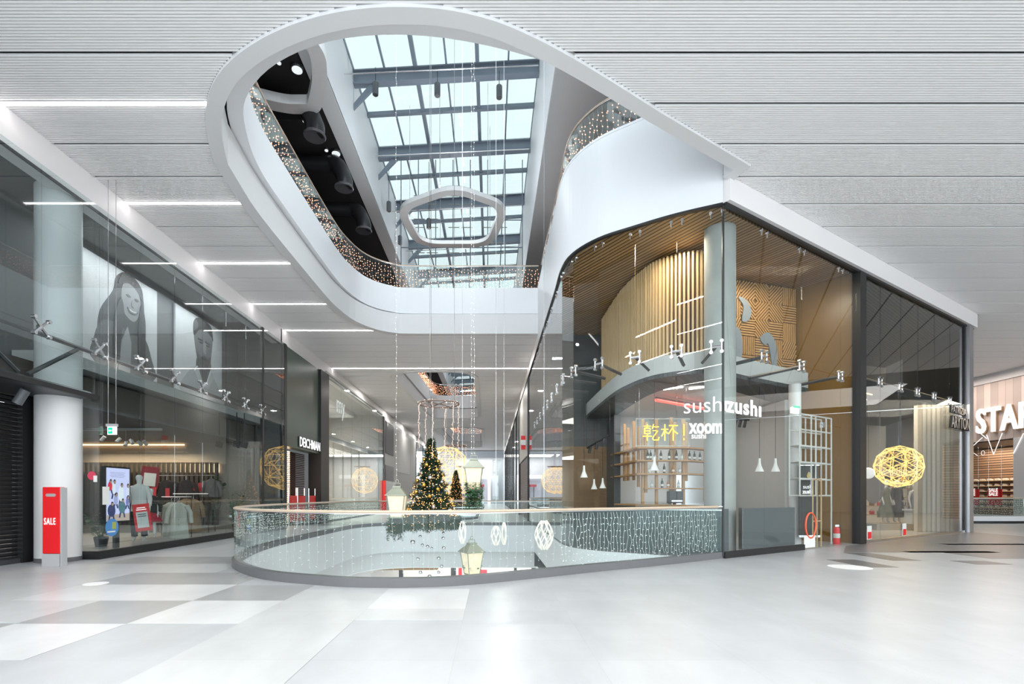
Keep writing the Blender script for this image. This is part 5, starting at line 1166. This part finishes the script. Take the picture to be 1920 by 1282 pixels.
# ================================================================ shoe store and second void at the right
PL = stripe_mat('pale_planks', (.70, .58, .52), (.45, .34, .30), .42, .06, 1)
MB().box(29, 29.2, 23, 34, 4.6, 7.95).build('wall_store_upper', PL, kind='structure'); MB().box(28.9, 29.2, 23, 60, 7.95, 8.5).build('wall_store_fascia', FASC, kind='structure')
MB().box(29, 29.3, 34, 60, 0, 8).build('wall_store_side', mat('pale_beam'), kind='structure'); MB().box(44.5, 45, -10, 60, -.2, 8.4).build('wall_east', mat('east_wall', (.5, .5, .5), .5), kind='structure')
MB().box(33, 33.2, 23, 36, 0, 4.6).build('wall_store_back', stripe_mat('lit_wood_slats', (.42, .26, .17), (.07, .04, .03), .16, .3, 2), kind='structure')
MB().box(29.2, 33.2, 23, 36, 4.55, 4.65).build('ceiling_store', DARK, kind='structure')
t = thing('store_front', 'glass front of the shoe store at the far right', 'storefront', (29, 28, 0))
for i in range(4): pane(t, (29, 24+2.5*i), (29, 26.5+2.5*i), .05, 4.6)
o = text('sign', 'STAR', 2.0, (28.85, 30.15, 5.1), (0, -1, 0), SIGNW, depth=.14, bold=.03, wscale=.66, spacing=1.06); tag(o, "large white slanted block letters 'STA' on the pale plank wall at far right", 'sign')
MB().add(*(lambda: ([tuple(Vector(v)) for v in []], []))())
text('letter_edge', 'STAR', 2.0, (28.95, 30.11, 5.04), (0, -1, 0), mat('letter_brown', (.35, .22, .12), .5), o, depth=.1, bold=.045, wscale=.66, spacing=1.06)
t = thing('neon_zigzag', 'thin white neon lines crossing below the block letters at far right', 'neon light', (29.1, 29.5, 4.2))
def ax(x, y, X=28.8): Y = X*950/(x-CX); return Vector((X, Y, EYE+(CY-y)/950*Y))
for a in ([(1822, 838), (1842, 820)], [(1850, 815), (1863, 852), (1879, 812)], [(1900, 850), (1919, 812)], [(1838, 812), (1850, 822)]): MB().tube([ax(*p) for p in a], .022, 5).build('neon_tube', SIGNW, t)
b = MB(); b.tube([ax(1843, 849)+Vector((0, .11*math.cos(k), .13*math.sin(k))) for k in [2*PI*i/10 for i in range(10)]], .014, 4, True); b.build('neon_letter', SIGNW, t); MB().tube([ax(1824, 848), ax(1833, 854)], .014, 4).build('neon_letter', SIGNW, t)
MB().box(28.85, 29.3, 23, 28.0, 0, 4.6).build('wall_store_pier', mat('column_white'), kind='structure')
t = thing('shoe_shelving', 'lit wooden shoe shelves on the back wall of the store at far right', 'shelf', (32.8, 31, .5))
for z in (.6, .95, 1.3, 1.65, 2.0, 2.35): MB().box(32.65, 33.0, 28, 35, z, z+.04).build('shelf', PINE, t)
sh0 = None
for r_, z in enumerate((.64, .99, 1.34, 1.69, 2.04, 2.39)):
    for k in range(9):
        p = (32.8, 30.3+k*.5, z); lab = 'pale shoe on the store shelves, %s row from the top' % ['sixth', 'fifth', 'fourth', 'third', 'second', 'first'][r_]
        if sh0 is None: sh0 = MB().add([(-.08, -.16, 0), (.08, -.16, 0), (.08, .16, 0), (-.08, .16, 0), (-.07, -.15, .07), (.07, -.15, .07), (.06, .14, .13), (-.06, .14, .13), (-.06, .02, .13), (.06, .02, .13)], [(0, 3, 2, 1), (0, 1, 5, 4), (4, 5, 9, 8), (8, 9, 6, 7), (2, 3, 7, 6), (1, 2, 6, 9, 5), (3, 0, 4, 8, 7)]).build('shoe', mat('shoe_pale', (.75, .72, .68), .5)); o = sh0
        else: o = sh0.copy(); COL.objects.link(o)
        o.location = p; tag(o, lab, 'shoe', 'pale shoes, row %d' % (6-r_))
for i, (x, y0_, y1_) in enumerate([(1865, 917, 932), (1823, 917, 932)]):
    p = ax(x, y0_, 31.5); q = ax(x, y1_, 31.5); t = thing('sale_banner', ['red SALE banner hanging before the shoe shelves', 'red SALE banner at the left edge of the shoe store, beside the pier'][i], 'banner', tuple(p))
    for s_ in (-.4, .4): MB().tube([(31.51, p.y+s_, p.z), (31.51, p.y+s_, 4.56)], .006, 4).build('cord', STEEL, t)
    MB().box(31.5, 31.52, p.y-.45, p.y+.45, .8, p.z).build('fabric', RED, t)
    for z in (1.65, 1.4): text('lettering', 'SALE', .3, (31.48, p.y+.36, z), (0, -1, 0), SIGNW, t, depth=.01, bold=.01, wscale=.9)
area(32, 31, 4.5, 1.2, 6, 160, (1, .8, .6))
t = thing('glass_railing', 'glass railing on a white plinth round the second void at the far right', 'railing', (25, 25.6, 0))
RP = smooth([Vector(p) for p in ((17.5, 27.2), (20.5, 26.2), (24, 25.6), (26.6, 25.5), (27.5, 26.2), (27.6, 28), (27.6, 33))], 5)[::-1]
MB().strip(RP, .001, .12, .2, .12).build('kick', BLACK, t); MB().strip(RP, .12, .36, .24, .14).build('plinth', WHITE, t)
GR = railing(t, RP, 0, .36, 1.27, 1.4, .08, curb=False)
curtain_thing('unlit LED curtain on the railing at the far right', (25, 25.6, 1.2), m=COOLB, mw=mat('dark_cable'), P=GR, ztop=1.24, drop=.8, step=.14, jit=.03, bulb=.1, wr=.007, br=.016, off=.05)
# floor stickers
for i, (x, y, r) in enumerate([(7.0, 9.9, .37), (-6.28, 8.05, .17)]):
    o = MB().lathe((x, y, .003), [(.001, 0), (r, 0), (r, .003), (.001, .003)], 32).build('floor_sticker', mat('sticker_white', (.85, .86, .87), .4)); tag(o, ['round white floor sticker before the fashion shop', 'small round white floor sticker near the left shop'][i], 'sticker')
# ================================================================ christmas decoration in the atrium
NEEDLE = mat('fir_needles', (.035, .085, .045), .7, var=.5, scale=20)
def tree(name, lab, c, h, r, seed, nl):
    rr = random.Random(seed); t = thing(name, lab, 'christmas tree', c); b = MB(); lt = MB()
    for i in range(4200):
        u = rr.random()**.75; z = c[2]+h*(1-u)*.98; rad = r*u*(.3+.75*rr.random())*(.88+.16*math.sin(z*19)); a = rr.random()*6.283
        p = Vector((c[0]+math.cos(a)*rad, c[1]+math.sin(a)*rad, z)); out = Vector((math.cos(a), math.sin(a), -.15+.6*rr.random())).normalized()
        for k in range(5):
            d = (out+Vector((rr.random()-.5, rr.random()-.5, rr.random()-.5))*1.3).normalized()*(.07+.08*rr.random()); s = d.cross(Vector((rr.random(), rr.random(), 1))).normalized()*.009
            b.add([p-s, p+s, p+d+s*.3, p+d-s*.3], [(0, 1, 2, 3)])
    for i in range(60):                                  # leader and boughs
        u = i/60; a = i*2.4; z = c[2]+h*(1-u)*.97; b.tube([(c[0], c[1], z+.05), (c[0]+math.cos(a)*r*u*.9, c[1]+math.sin(a)*r*u*.9, z-.03)], .008, 3)
    b.build('foliage', NEEDLE, t)
    MB().tube([(c[0], c[1], c[2]-.05), (c[0], c[1], c[2]+h)], [.05, .008], 6).build('trunk', mat('bark', (.08, .05, .03), .8), t)
    for i in range(nl):
        u = rr.random()**.6; a = rr.random()*6.283; rad = r*u*(.88+.2*rr.random())+.02
        lt.octa((c[0]+math.cos(a)*rad, c[1]+math.sin(a)*rad, c[2]+h*(1-u)*.97), .013)
    lt.build('fairy_lights', WARM2, t, kind='stuff'); return t
WARM2 = nosample(mat('fairy_light', (1, .65, .3), .4, emit=2.2, ecol=(1, .42, .12)))
TX, TY = -1.9, 16.0
tree('christmas_tree', 'large fir tree with gold baubles and warm lights hanging in the middle of the atrium', (TX, TY, .72), 2.52, .82, 5, 680)
MB().tube([(TX, TY, 3.2), (TX, TY, 17.3)], .006, 4).build('suspension_cable', STEEL, bpy.data.objects['christmas_tree'])
tree('christmas_tree', 'smaller fir tree with dense warm lights hanging behind the large one', (-2.2, 31.5, .75), 2.25, .62, 9, 420)
BG = mat('bauble_gold', (.75, .48, .10), .2, .9); BS = mat('bauble_silver', (.75, .75, .76), .12, .95); rr = random.Random(11); b0 = {}
for i in range(44):
    kind = 'gold' if i % 3 else 'silver'; u = .12+.86*((i+.5)/44)**.8; a = 2.4*i+rr.random()*.4; rad = .82*u*.98; z = .72+2.52*(1-u)*.97
    p = (TX+math.cos(a)*rad, TY+math.sin(a)*rad, z); side = 'near' if math.sin(a) < 0 else 'far'; lr = 'left' if math.cos(a) < 0 else 'right'; lev = 'top' if u < .4 else 'middle' if u < .72 else 'bottom'
    lab = '%s bauble on the %s %s side of the large tree, %s part' % (kind, side, lr, lev)
    if kind not in b0:
        t = thing('bauble', lab, 'bauble', p); MB().ball(p, .062, 12, 8).build('ball', BG if kind == 'gold' else BS, t, True); MB().lathe((p[0], p[1], p[2]+.06), [(.015, 0), (.015, .02)], 8).build('cap', STEEL, t); b0[kind] = t
    else: t = dup(b0[kind], p, lab, scale=.8+.5*rr.random())
    t['group'] = '%s baubles on the %s %s side, %s part' % (kind, side, lr, lev)
# garland ring under the tree, trailing ivy
t = thing('fir_garland', 'fir garland ring with lights hanging under the large tree', 'garland', (TX-.2, TY, .62)); b = MB(); lt = MB()
for i in range(2600):
    a = rr.random()*6.283; rad = .98+.3*(rr.random()-.5); p = Vector((TX-.2+math.cos(a)*rad, TY+math.sin(a)*rad*.8, .56+(rr.random()-.5)*.34-(.12*rr.random() if math.cos(a) < -.5 else 0)))
    for k in range(4):
        d = Vector((rr.random()-.5, rr.random()-.5, rr.random()-.6)).normalized()*(.08+.09*rr.random()); s = d.cross(Vector((rr.random(), 1, .3))).normalized()*.01; b.add([p-s, p+s, p+d+s*.3, p+d-s*.3], [(0, 1, 2, 3)])
    if i % 14 == 0: lt.octa(p+Vector((0, -.05, -.03)), .013)
b.build('foliage', NEEDLE, t); lt.build('fairy_lights', WARM2, t, kind='stuff')
MB().tube([(TX-.2+math.cos(a), TY+math.sin(a)*.8, .66) for a in [2*PI*k/30 for k in range(30)]], .03, 6, True).build('hoop', DARK, t)
def ivy(lab, c, n, L, r, seed, name='trailing_ivy', leaf=.075, m=None):
    q = random.Random(seed); t = thing(name, lab, 'plant', c); b = MB(); st = MB()
    for i in range(n):
        a = q.random()*6.283; rad = r*q.random()**.5; x, y = c[0]+math.cos(a)*rad, c[1]+math.sin(a)*rad; ln = L*(.4+.6*q.random()); st.tube([(x, y, c[2]), (x+.02, y, c[2]-ln/2), (x, y, c[2]-ln)], .003, 3)
        for k in range(int(ln/.04)):
            p = Vector((x+(q.random()-.5)*.05, y+(q.random()-.5)*.05, c[2]-k*.04)); an = q.random()*6.283; d = Vector((math.cos(an), math.sin(an), -.5*q.random()))*leaf*(.6+.7*q.random()); s = d.cross(Vector((0, 0, 1))).normalized()*leaf*.4
            b.add([p, p+d*.5+s, p+d, p+d*.5-s], [(0, 1, 2, 3)])
    b.build('foliage', m or GREEN, t); st.build('stems', mat('stem_brown', (.08, .06, .03), .8), t); return t
ivy('trailing dark ivy hanging from the left edge of the garland ring', (TX-1.1, TY-.1, .62), 40, .75, .3, 3, leaf=.09)
hang = [(470, 1000, 15), (402, 1033, 14), (338, 1082, 22), (420, 1107, 15), (465, 1120, 16), (502, 1133, 12), (602, 1005, 14), (600, 1048, 16), (604, 1132, 17), (380, 1226, 15), (560, 1222, 18)]
hang = [(x/4.577+700, y/4.577+780, r/4.577) for x, y, r in hang]+[(x/4.8+620, y/4.8+1000, r/4.8) for x, y, r in [(998, 297, 17), (808, 350, 18), (972, 348, 16), (890, 390, 22), (790, 232, 14)]]
for i, (x, y, r) in enumerate(hang):
    p = at(x, y, 15.6); R_ = r/950*15.6
    lab = 'silver ball on a thread under the garland, '+['highest, right under the tree trunk', 'upper left, below the ivy edge', 'largest, farthest left', 'left of the middle pair', 'middle of the low left row', 'small, right end of the left row', 'top of the right column', 'second in the right column', 'third in the right column', 'lower left pair', 'lower middle', 'near the lower lantern height, right', 'low left above the curb', 'low right above the curb', 'large cluster ball lowest of all', 'lower left, small'][i]
    t = thing('hanging_ball', lab, 'ball ornament', tuple(p)); MB().ball(p, R_, 14, 9).build('ball', BS, t, True); MB().tube([p+Vector((0, 0, R_)), (p.x, p.y, .62)], .002, 3).build('thread', STEEL, t)
# lanterns
LP = at(888.5, 876, 14); LFR = mat('lantern_sage_metal', (.36, .37, .29), .4, .3); LGLW = nosample(mat('lantern_glow', (1, .9, .7), .4, emit=3.2, ecol=(1, .86, .62)))
def frustum(c, z0, h0, z1, h1):
    return [(c[0]+sx*h, c[1]+sy*h, c[2]+z) for z, h in ((z0, h0), (z1, h1)) for sx, sy in ((-1, -1), (1, -1), (1, 1), (-1, 1))]
BX = [(0, 3, 2, 1), (4, 5, 6, 7), (0, 1, 5, 4), (1, 2, 6, 5), (2, 3, 7, 6), (3, 0, 4, 7)]
t = thing('lantern', 'large four-sided lantern hanging right of the tree, green plant below it', 'lantern', tuple(LP))
MB().add(frustum(LP, 0, .28, .2, .1), BX).add(frustum(LP, .2, .11, .24, .11), BX).build('roof', LFR, t)
MB().add(frustum(LP, -.02, .29, .005, .29), BX).build('roof_rim', LFR, t)
b = MB(); b.tube([(LP.x-.09, LP.y, LP.z+.24), (LP.x-.09, LP.y, LP.z+.32), (LP.x+.09, LP.y, LP.z+.32), (LP.x+.09, LP.y, LP.z+.24)], .012, 5); b.tube([(LP.x+.04*math.cos(a), LP.y, LP.z+.37+.05*math.sin(a)) for a in [2*PI*k/10 for k in range(10)]], .01, 5, True); b.build('handle', LFR, t)
b = MB()
for sx, sy in ((-1, -1), (1, -1), (1, 1), (-1, 1)):
    b.tube([(LP.x+sx*.24, LP.y+sy*.24, LP.z-.02), (LP.x+sx*.16, LP.y+sy*.16, LP.z-.62)], .012, 5)
b.tube([(LP.x+sx*.16, LP.y+sy*.16, LP.z-.62) for sx, sy in ((-1, -1), (1, -1), (1, 1), (-1, 1))], .014, 5, True)
b.build('frame', LFR, t)
MB().add(frustum(LP, -.64, .16, -.61, .16), BX).build('base', LFR, t)
MB().add(frustum(LP, -.6, .155, -.03, .225), BX).build('frosted_panes', nosample(mat('lantern_frosted_glass', (.6, .52, .38), .4, emit=.36, ecol=(1, .84, .58), var=.3, scale=7)), t)
MB().lathe((LP.x, LP.y, LP.z-.6), [(.001, 0), (.07, .02), (.09, .2), (.06, .38), (.001, .46)], 10).build('glowing_bulb', LGLW, t, True)
lant = t
l2 = dup(lant, tuple(at(744.8, 927.5, 14)), 'large four-sided lantern hanging left of the tree'); l3 = dup(lant, tuple(at(884.6, 1033.4, 14)), 'large four-sided lantern hanging lowest, below the handrail', rz=.5)
ivy('bright green plant hanging from the upper right lantern', (LP.x, LP.y-.05, LP.z-.42), 70, .85, .22, 6, leaf=.1, m=mat('fresh_green', (.05, .22, .07), .5, var=.4))
for p, lab, sd in ((at(744.8, 962, 14), 'small greenery inside the base of the left lantern', 7), (at(884.6, 1060, 14), 'fir greenery round the base of the lowest lantern', 8)): ivy(lab, (p.x, p.y, p.z), 16, .18, .26 if sd == 8 else .16, sd, name='lantern_greenery', leaf=.09)
def lstring(lab, x, y, z0, z1, step=.16, r=.011, m=None, wav=.03, grp=None):
    t = thing('light_string', lab, 'light string', (x, y, z0), grp); n = int((z1-z0)/step); P = [(x+(R()-.5)*wav, y+(R()-.5)*wav, z0+(z1-z0)*k/n) for k in range(n+1)]
    MB().tube(P, .0025, 3).build('cable', WIRE, t); b = MB()
    for p in P: b.octa((p[0]+(R()-.5)*.02, p[1], p[2]), r)
    b.build('bulbs', m or WARM3, t, kind='stuff')
WARM3 = nosample(mat('pale_bulb', (1, .85, .75), .4, emit=1.3, ecol=(1, .72, .60)))
p = at(743, 905, 14); lstring('long light string holding the left lantern', p.x, p.y, p.z+.05, 17.3)
p = at(884, 850, 14); lstring('long light string holding the upper right lantern, left strand', p.x, p.y, p.z, 17.3); p = at(889, 850, 14.1); lstring('long light string holding the upper right lantern, right strand', p.x, p.y, p.z, 17.3)
for i, (x, y) in enumerate([(852, 900), (806, 740)]):
    p = at(x, y, 15); o = MB().tube([p, (p.x, p.y, 17.3)], .006, 4).build('suspension_cable', STEEL); tag(o, ['thin steel cable hanging between tree and right lantern', 'thin steel cable holding the wheel above the tree'][i], 'cable')
p = at(885, 1010, 14); o = MB().tube([p, (p.x, p.y, LP.z-.64)], .005, 4).build('suspension_cable', STEEL); tag(o, 'thin cable between the upper right and the lowest lantern', 'cable')
# wheel rings with light strands round the tree tops
def wheel(lab, c, r, drop, n):
    t = thing('wheel_ring', lab, 'hanging ring', c); MB().tube([(c[0]+r*math.cos(a), c[1]+r*math.sin(a), c[2]) for a in [2*PI*k/36 for k in range(36)]], .03, 6, True).build('rim', mat('rope_brown', (.22, .16, .13), .7), t)
    for k in range(3): a = PI*k/3; MB().tube([(c[0]+r*math.cos(a), c[1]+r*math.sin(a), c[2]), (c[0]-r*math.cos(a), c[1]-r*math.sin(a), c[2])], .018, 5).build('spoke', mat('rope_brown'), t)
    b = MB()
    for k in range(90): a = 2*PI*k/90; b.octa((c[0]+r*math.cos(a)+(R()-.5)*.07, c[1]+r*math.sin(a)+(R()-.5)*.07, c[2]+(R()-.5)*.08), .012)
    b.build('rim_lights', WARM3, t, kind='stuff')
    for k in range(n):
        a = 2*PI*(k+.3)/n; x, y = c[0]+r*math.cos(a), c[1]+r*math.sin(a); P = [(x+(R()-.5)*.05, y+(R()-.5)*.05, c[2]-drop*(.75+.25*math.sin(k*2.1)**2)*j/26) for j in range(27)]
        b = MB(); b.tube(P, .0025, 3)
        for q in P:
            for _ in range(2): b.octa((q[0]+(R()-.5)*.05, q[1], q[2]+(R()-.5)*.06), .007)
        b.build('light_strand', WARM3, t)
    return t
wheel('spoked ring with hanging light strands above the large tree', (-1.67, 16.2, 4.33), .64, 1.9, 6)
wheel('spoked ring with light strands above the smaller tree farther away', (-2.2, 31.6, 4.5), .66, 2.6, 5)
wheel('spoked ring with light strands hanging under the third opening', (-3, 56, 4.6), .9, 2.6, 5)
# glowing wire balls
def wire_ball(lab, c, r, m, sq=True, seed=1):
    q = random.Random(seed); t = thing('wire_ball', lab, 'wire ball ornament', c); bm = bmesh.new(); bmesh.ops.create_icosphere(bm, subdivisions=2, radius=r); b = MB(); b2 = MB()
    rot = Matrix.Rotation(.5, 3, 'X') @ Matrix.Rotation(.3, 3, 'Z'); cv = Vector(c)
    for e_ in bm.edges: b.tube([cv+rot @ e_.verts[0].co, cv+rot @ e_.verts[1].co], r*.008, 4)
    for f_ in bm.faces:
        if q.random() < .35: continue
        vs = [rot @ v.co for v in f_.verts]; k = q.randint(0, 2); a_, b_, c_ = vs[k], vs[(k+1) % 3], vs[(k+2) % 3]
        for s in (.33, .67): b2.tube([cv+a_.lerp(b_, s)*.97, cv+a_.lerp(c_, s)*1.0], r*.0045, 3)
        mid = (a_+b_+c_)/3; b2.tube([cv+b_, cv+mid*.86, cv+c_], r*.0045, 3)
    bm.free(); b.build('frame', m, t); b2.build('inner_pattern', m, t)
    MB().tube([cv+Vector((0, 0, r)), (c[0], c[1], min(17.3, 8.4 if c[0] > 5 else 17.3))], .006, 4).build('cable', STEEL, t); return t
wire_ball('glowing yellow wire ball hanging behind the large christmas tree', (-3.05, 34.5, 3.3), 1.5, GOLD, seed=2)
wire_ball('glowing yellow wire ball hanging far down the corridor', (-3.0, 57, 3.1), 1.5, GOLD, seed=3)
wire_ball('glowing yellow wire ball hanging over the second void at the right', (34, 21, 3.3), 1.35, GOLD2, seed=4)
WCG = mat('white_rattan', (.78, .74, .66), .5, emit=.3)  # emission added to brighten the unlit rattan
def cage(lab, px, py, hw, hh, Y, n=8):  # solid cages stand in for reflections in the near railing glass
    p = at(px, py, Y); w_ = hw/950*Y; h_ = hh/950*Y; t = thing('reflected_cage', lab, 'reflection stand-in', tuple(p)); b = MB()
    for k in range(n):
        for sgn in (-1, 1):
            P = []
            for j in range(9):
                v = j/8; a = 2*PI*k/n+sgn*v*1.5; rr_ = w_*math.sin(PI*(.06+.88*v))**.7; P.append((p.x+rr_*math.cos(a), p.y+rr_*math.sin(a), p.z-h_+2*h_*v))
            b.tube(P, .012, 4)
    b.build('woven_frame', WCG, t); MB().tube([(p.x, p.y, p.z+h_), (p.x, p.y, 16.4)], .003, 3).build('thread', STEEL, t)
cage('round white woven cage standing in for a reflection in the near railing glass, rightmost', 1020, 1003, 17, 27, 13); cage('slim white woven cage standing in for a reflection below the handrail, left one', 867, 998, 7, 21, 14, 5); cage('white woven cage standing in for a reflection below the handrail, second from the right', 945, 1000, 5, 21, 14.5, 4); cage('white woven cage standing in for a reflection below the handrail, middle one', 930, 1004, 9, 18, 14, 6)
# rod installation in the well
t = thing('hanging_rod_installation', 'grid of thin vertical rods with tiny light bars hanging behind the pentagon ring', 'light installation', (-2, 24, 12))
for i in range(8):
    x0 = at(752+i*32.5, 400, 24).x; MB().tube([(x0, 24, 11.7), (x0, 24, 17.3)], .022, 4).build('rod', ROOFST, t)
    if 0 < i < 7:
        b = MB()
        for z in (12.0, 12.9, 13.35, 14.1, 14.5, 15.2, 15.6): b.tube([(x0-.42+(i % 2)*.2, 24, z), (x0+.1+(i % 2)*.2, 24, z)], .02, 4)
        b.build('light_bars', mat('bar_brass', (.25, .25, .22), .4), t)
for z in (13.15, 14.45): MB().tube([(at(752, 1, 24).x, 24, z), (at(980, 1, 24).x, 24, z)], .03, 4).build('cross_bar', ROOFST, t)
# things on the level below, seen through the railing
p = at(752, 1062, 27); t = thing('round_column', 'dark column on the level below, seen through the railing', 'column', (p.x, 27, -7.5)); MB().lathe((p.x, 27, -7.5), [(.12, 0), (.12, 5.45)], 12).build('shaft', DARK, t, True)
for i, (px, c_, w_) in enumerate([(849, 'banner_black', 9), (862, 'red_paint', 6), (905, 'dull_red', 16), (1002, 'banner_black', 8), (967, 'banner_black', 5)]):
    p = at(px, 1070, 29); o = MB().box(p.x-w_/2/32, p.x+w_/2/32, 29.42, 29.5, -7.0 if i != 2 else -3.2, [-2.45, -2.6, -2.9, -2.1, -2.1][i]).build('wall_banner', mat(c_)); tag(o, ['black banner on the lower shop wall beside the lowest lantern', 'red banner on the lower shop wall left of the lowest lantern', 'low dark red strip on the lower shop wall', 'black tall banner at the right of the lower shop wall', 'narrow black banner on the lower shop wall'][i], 'banner')
for i, (x, y, z) in enumerate([(-7.6, 13.5, 0), (7, 5.5, 0), (12, 6.3, 0)]): pass
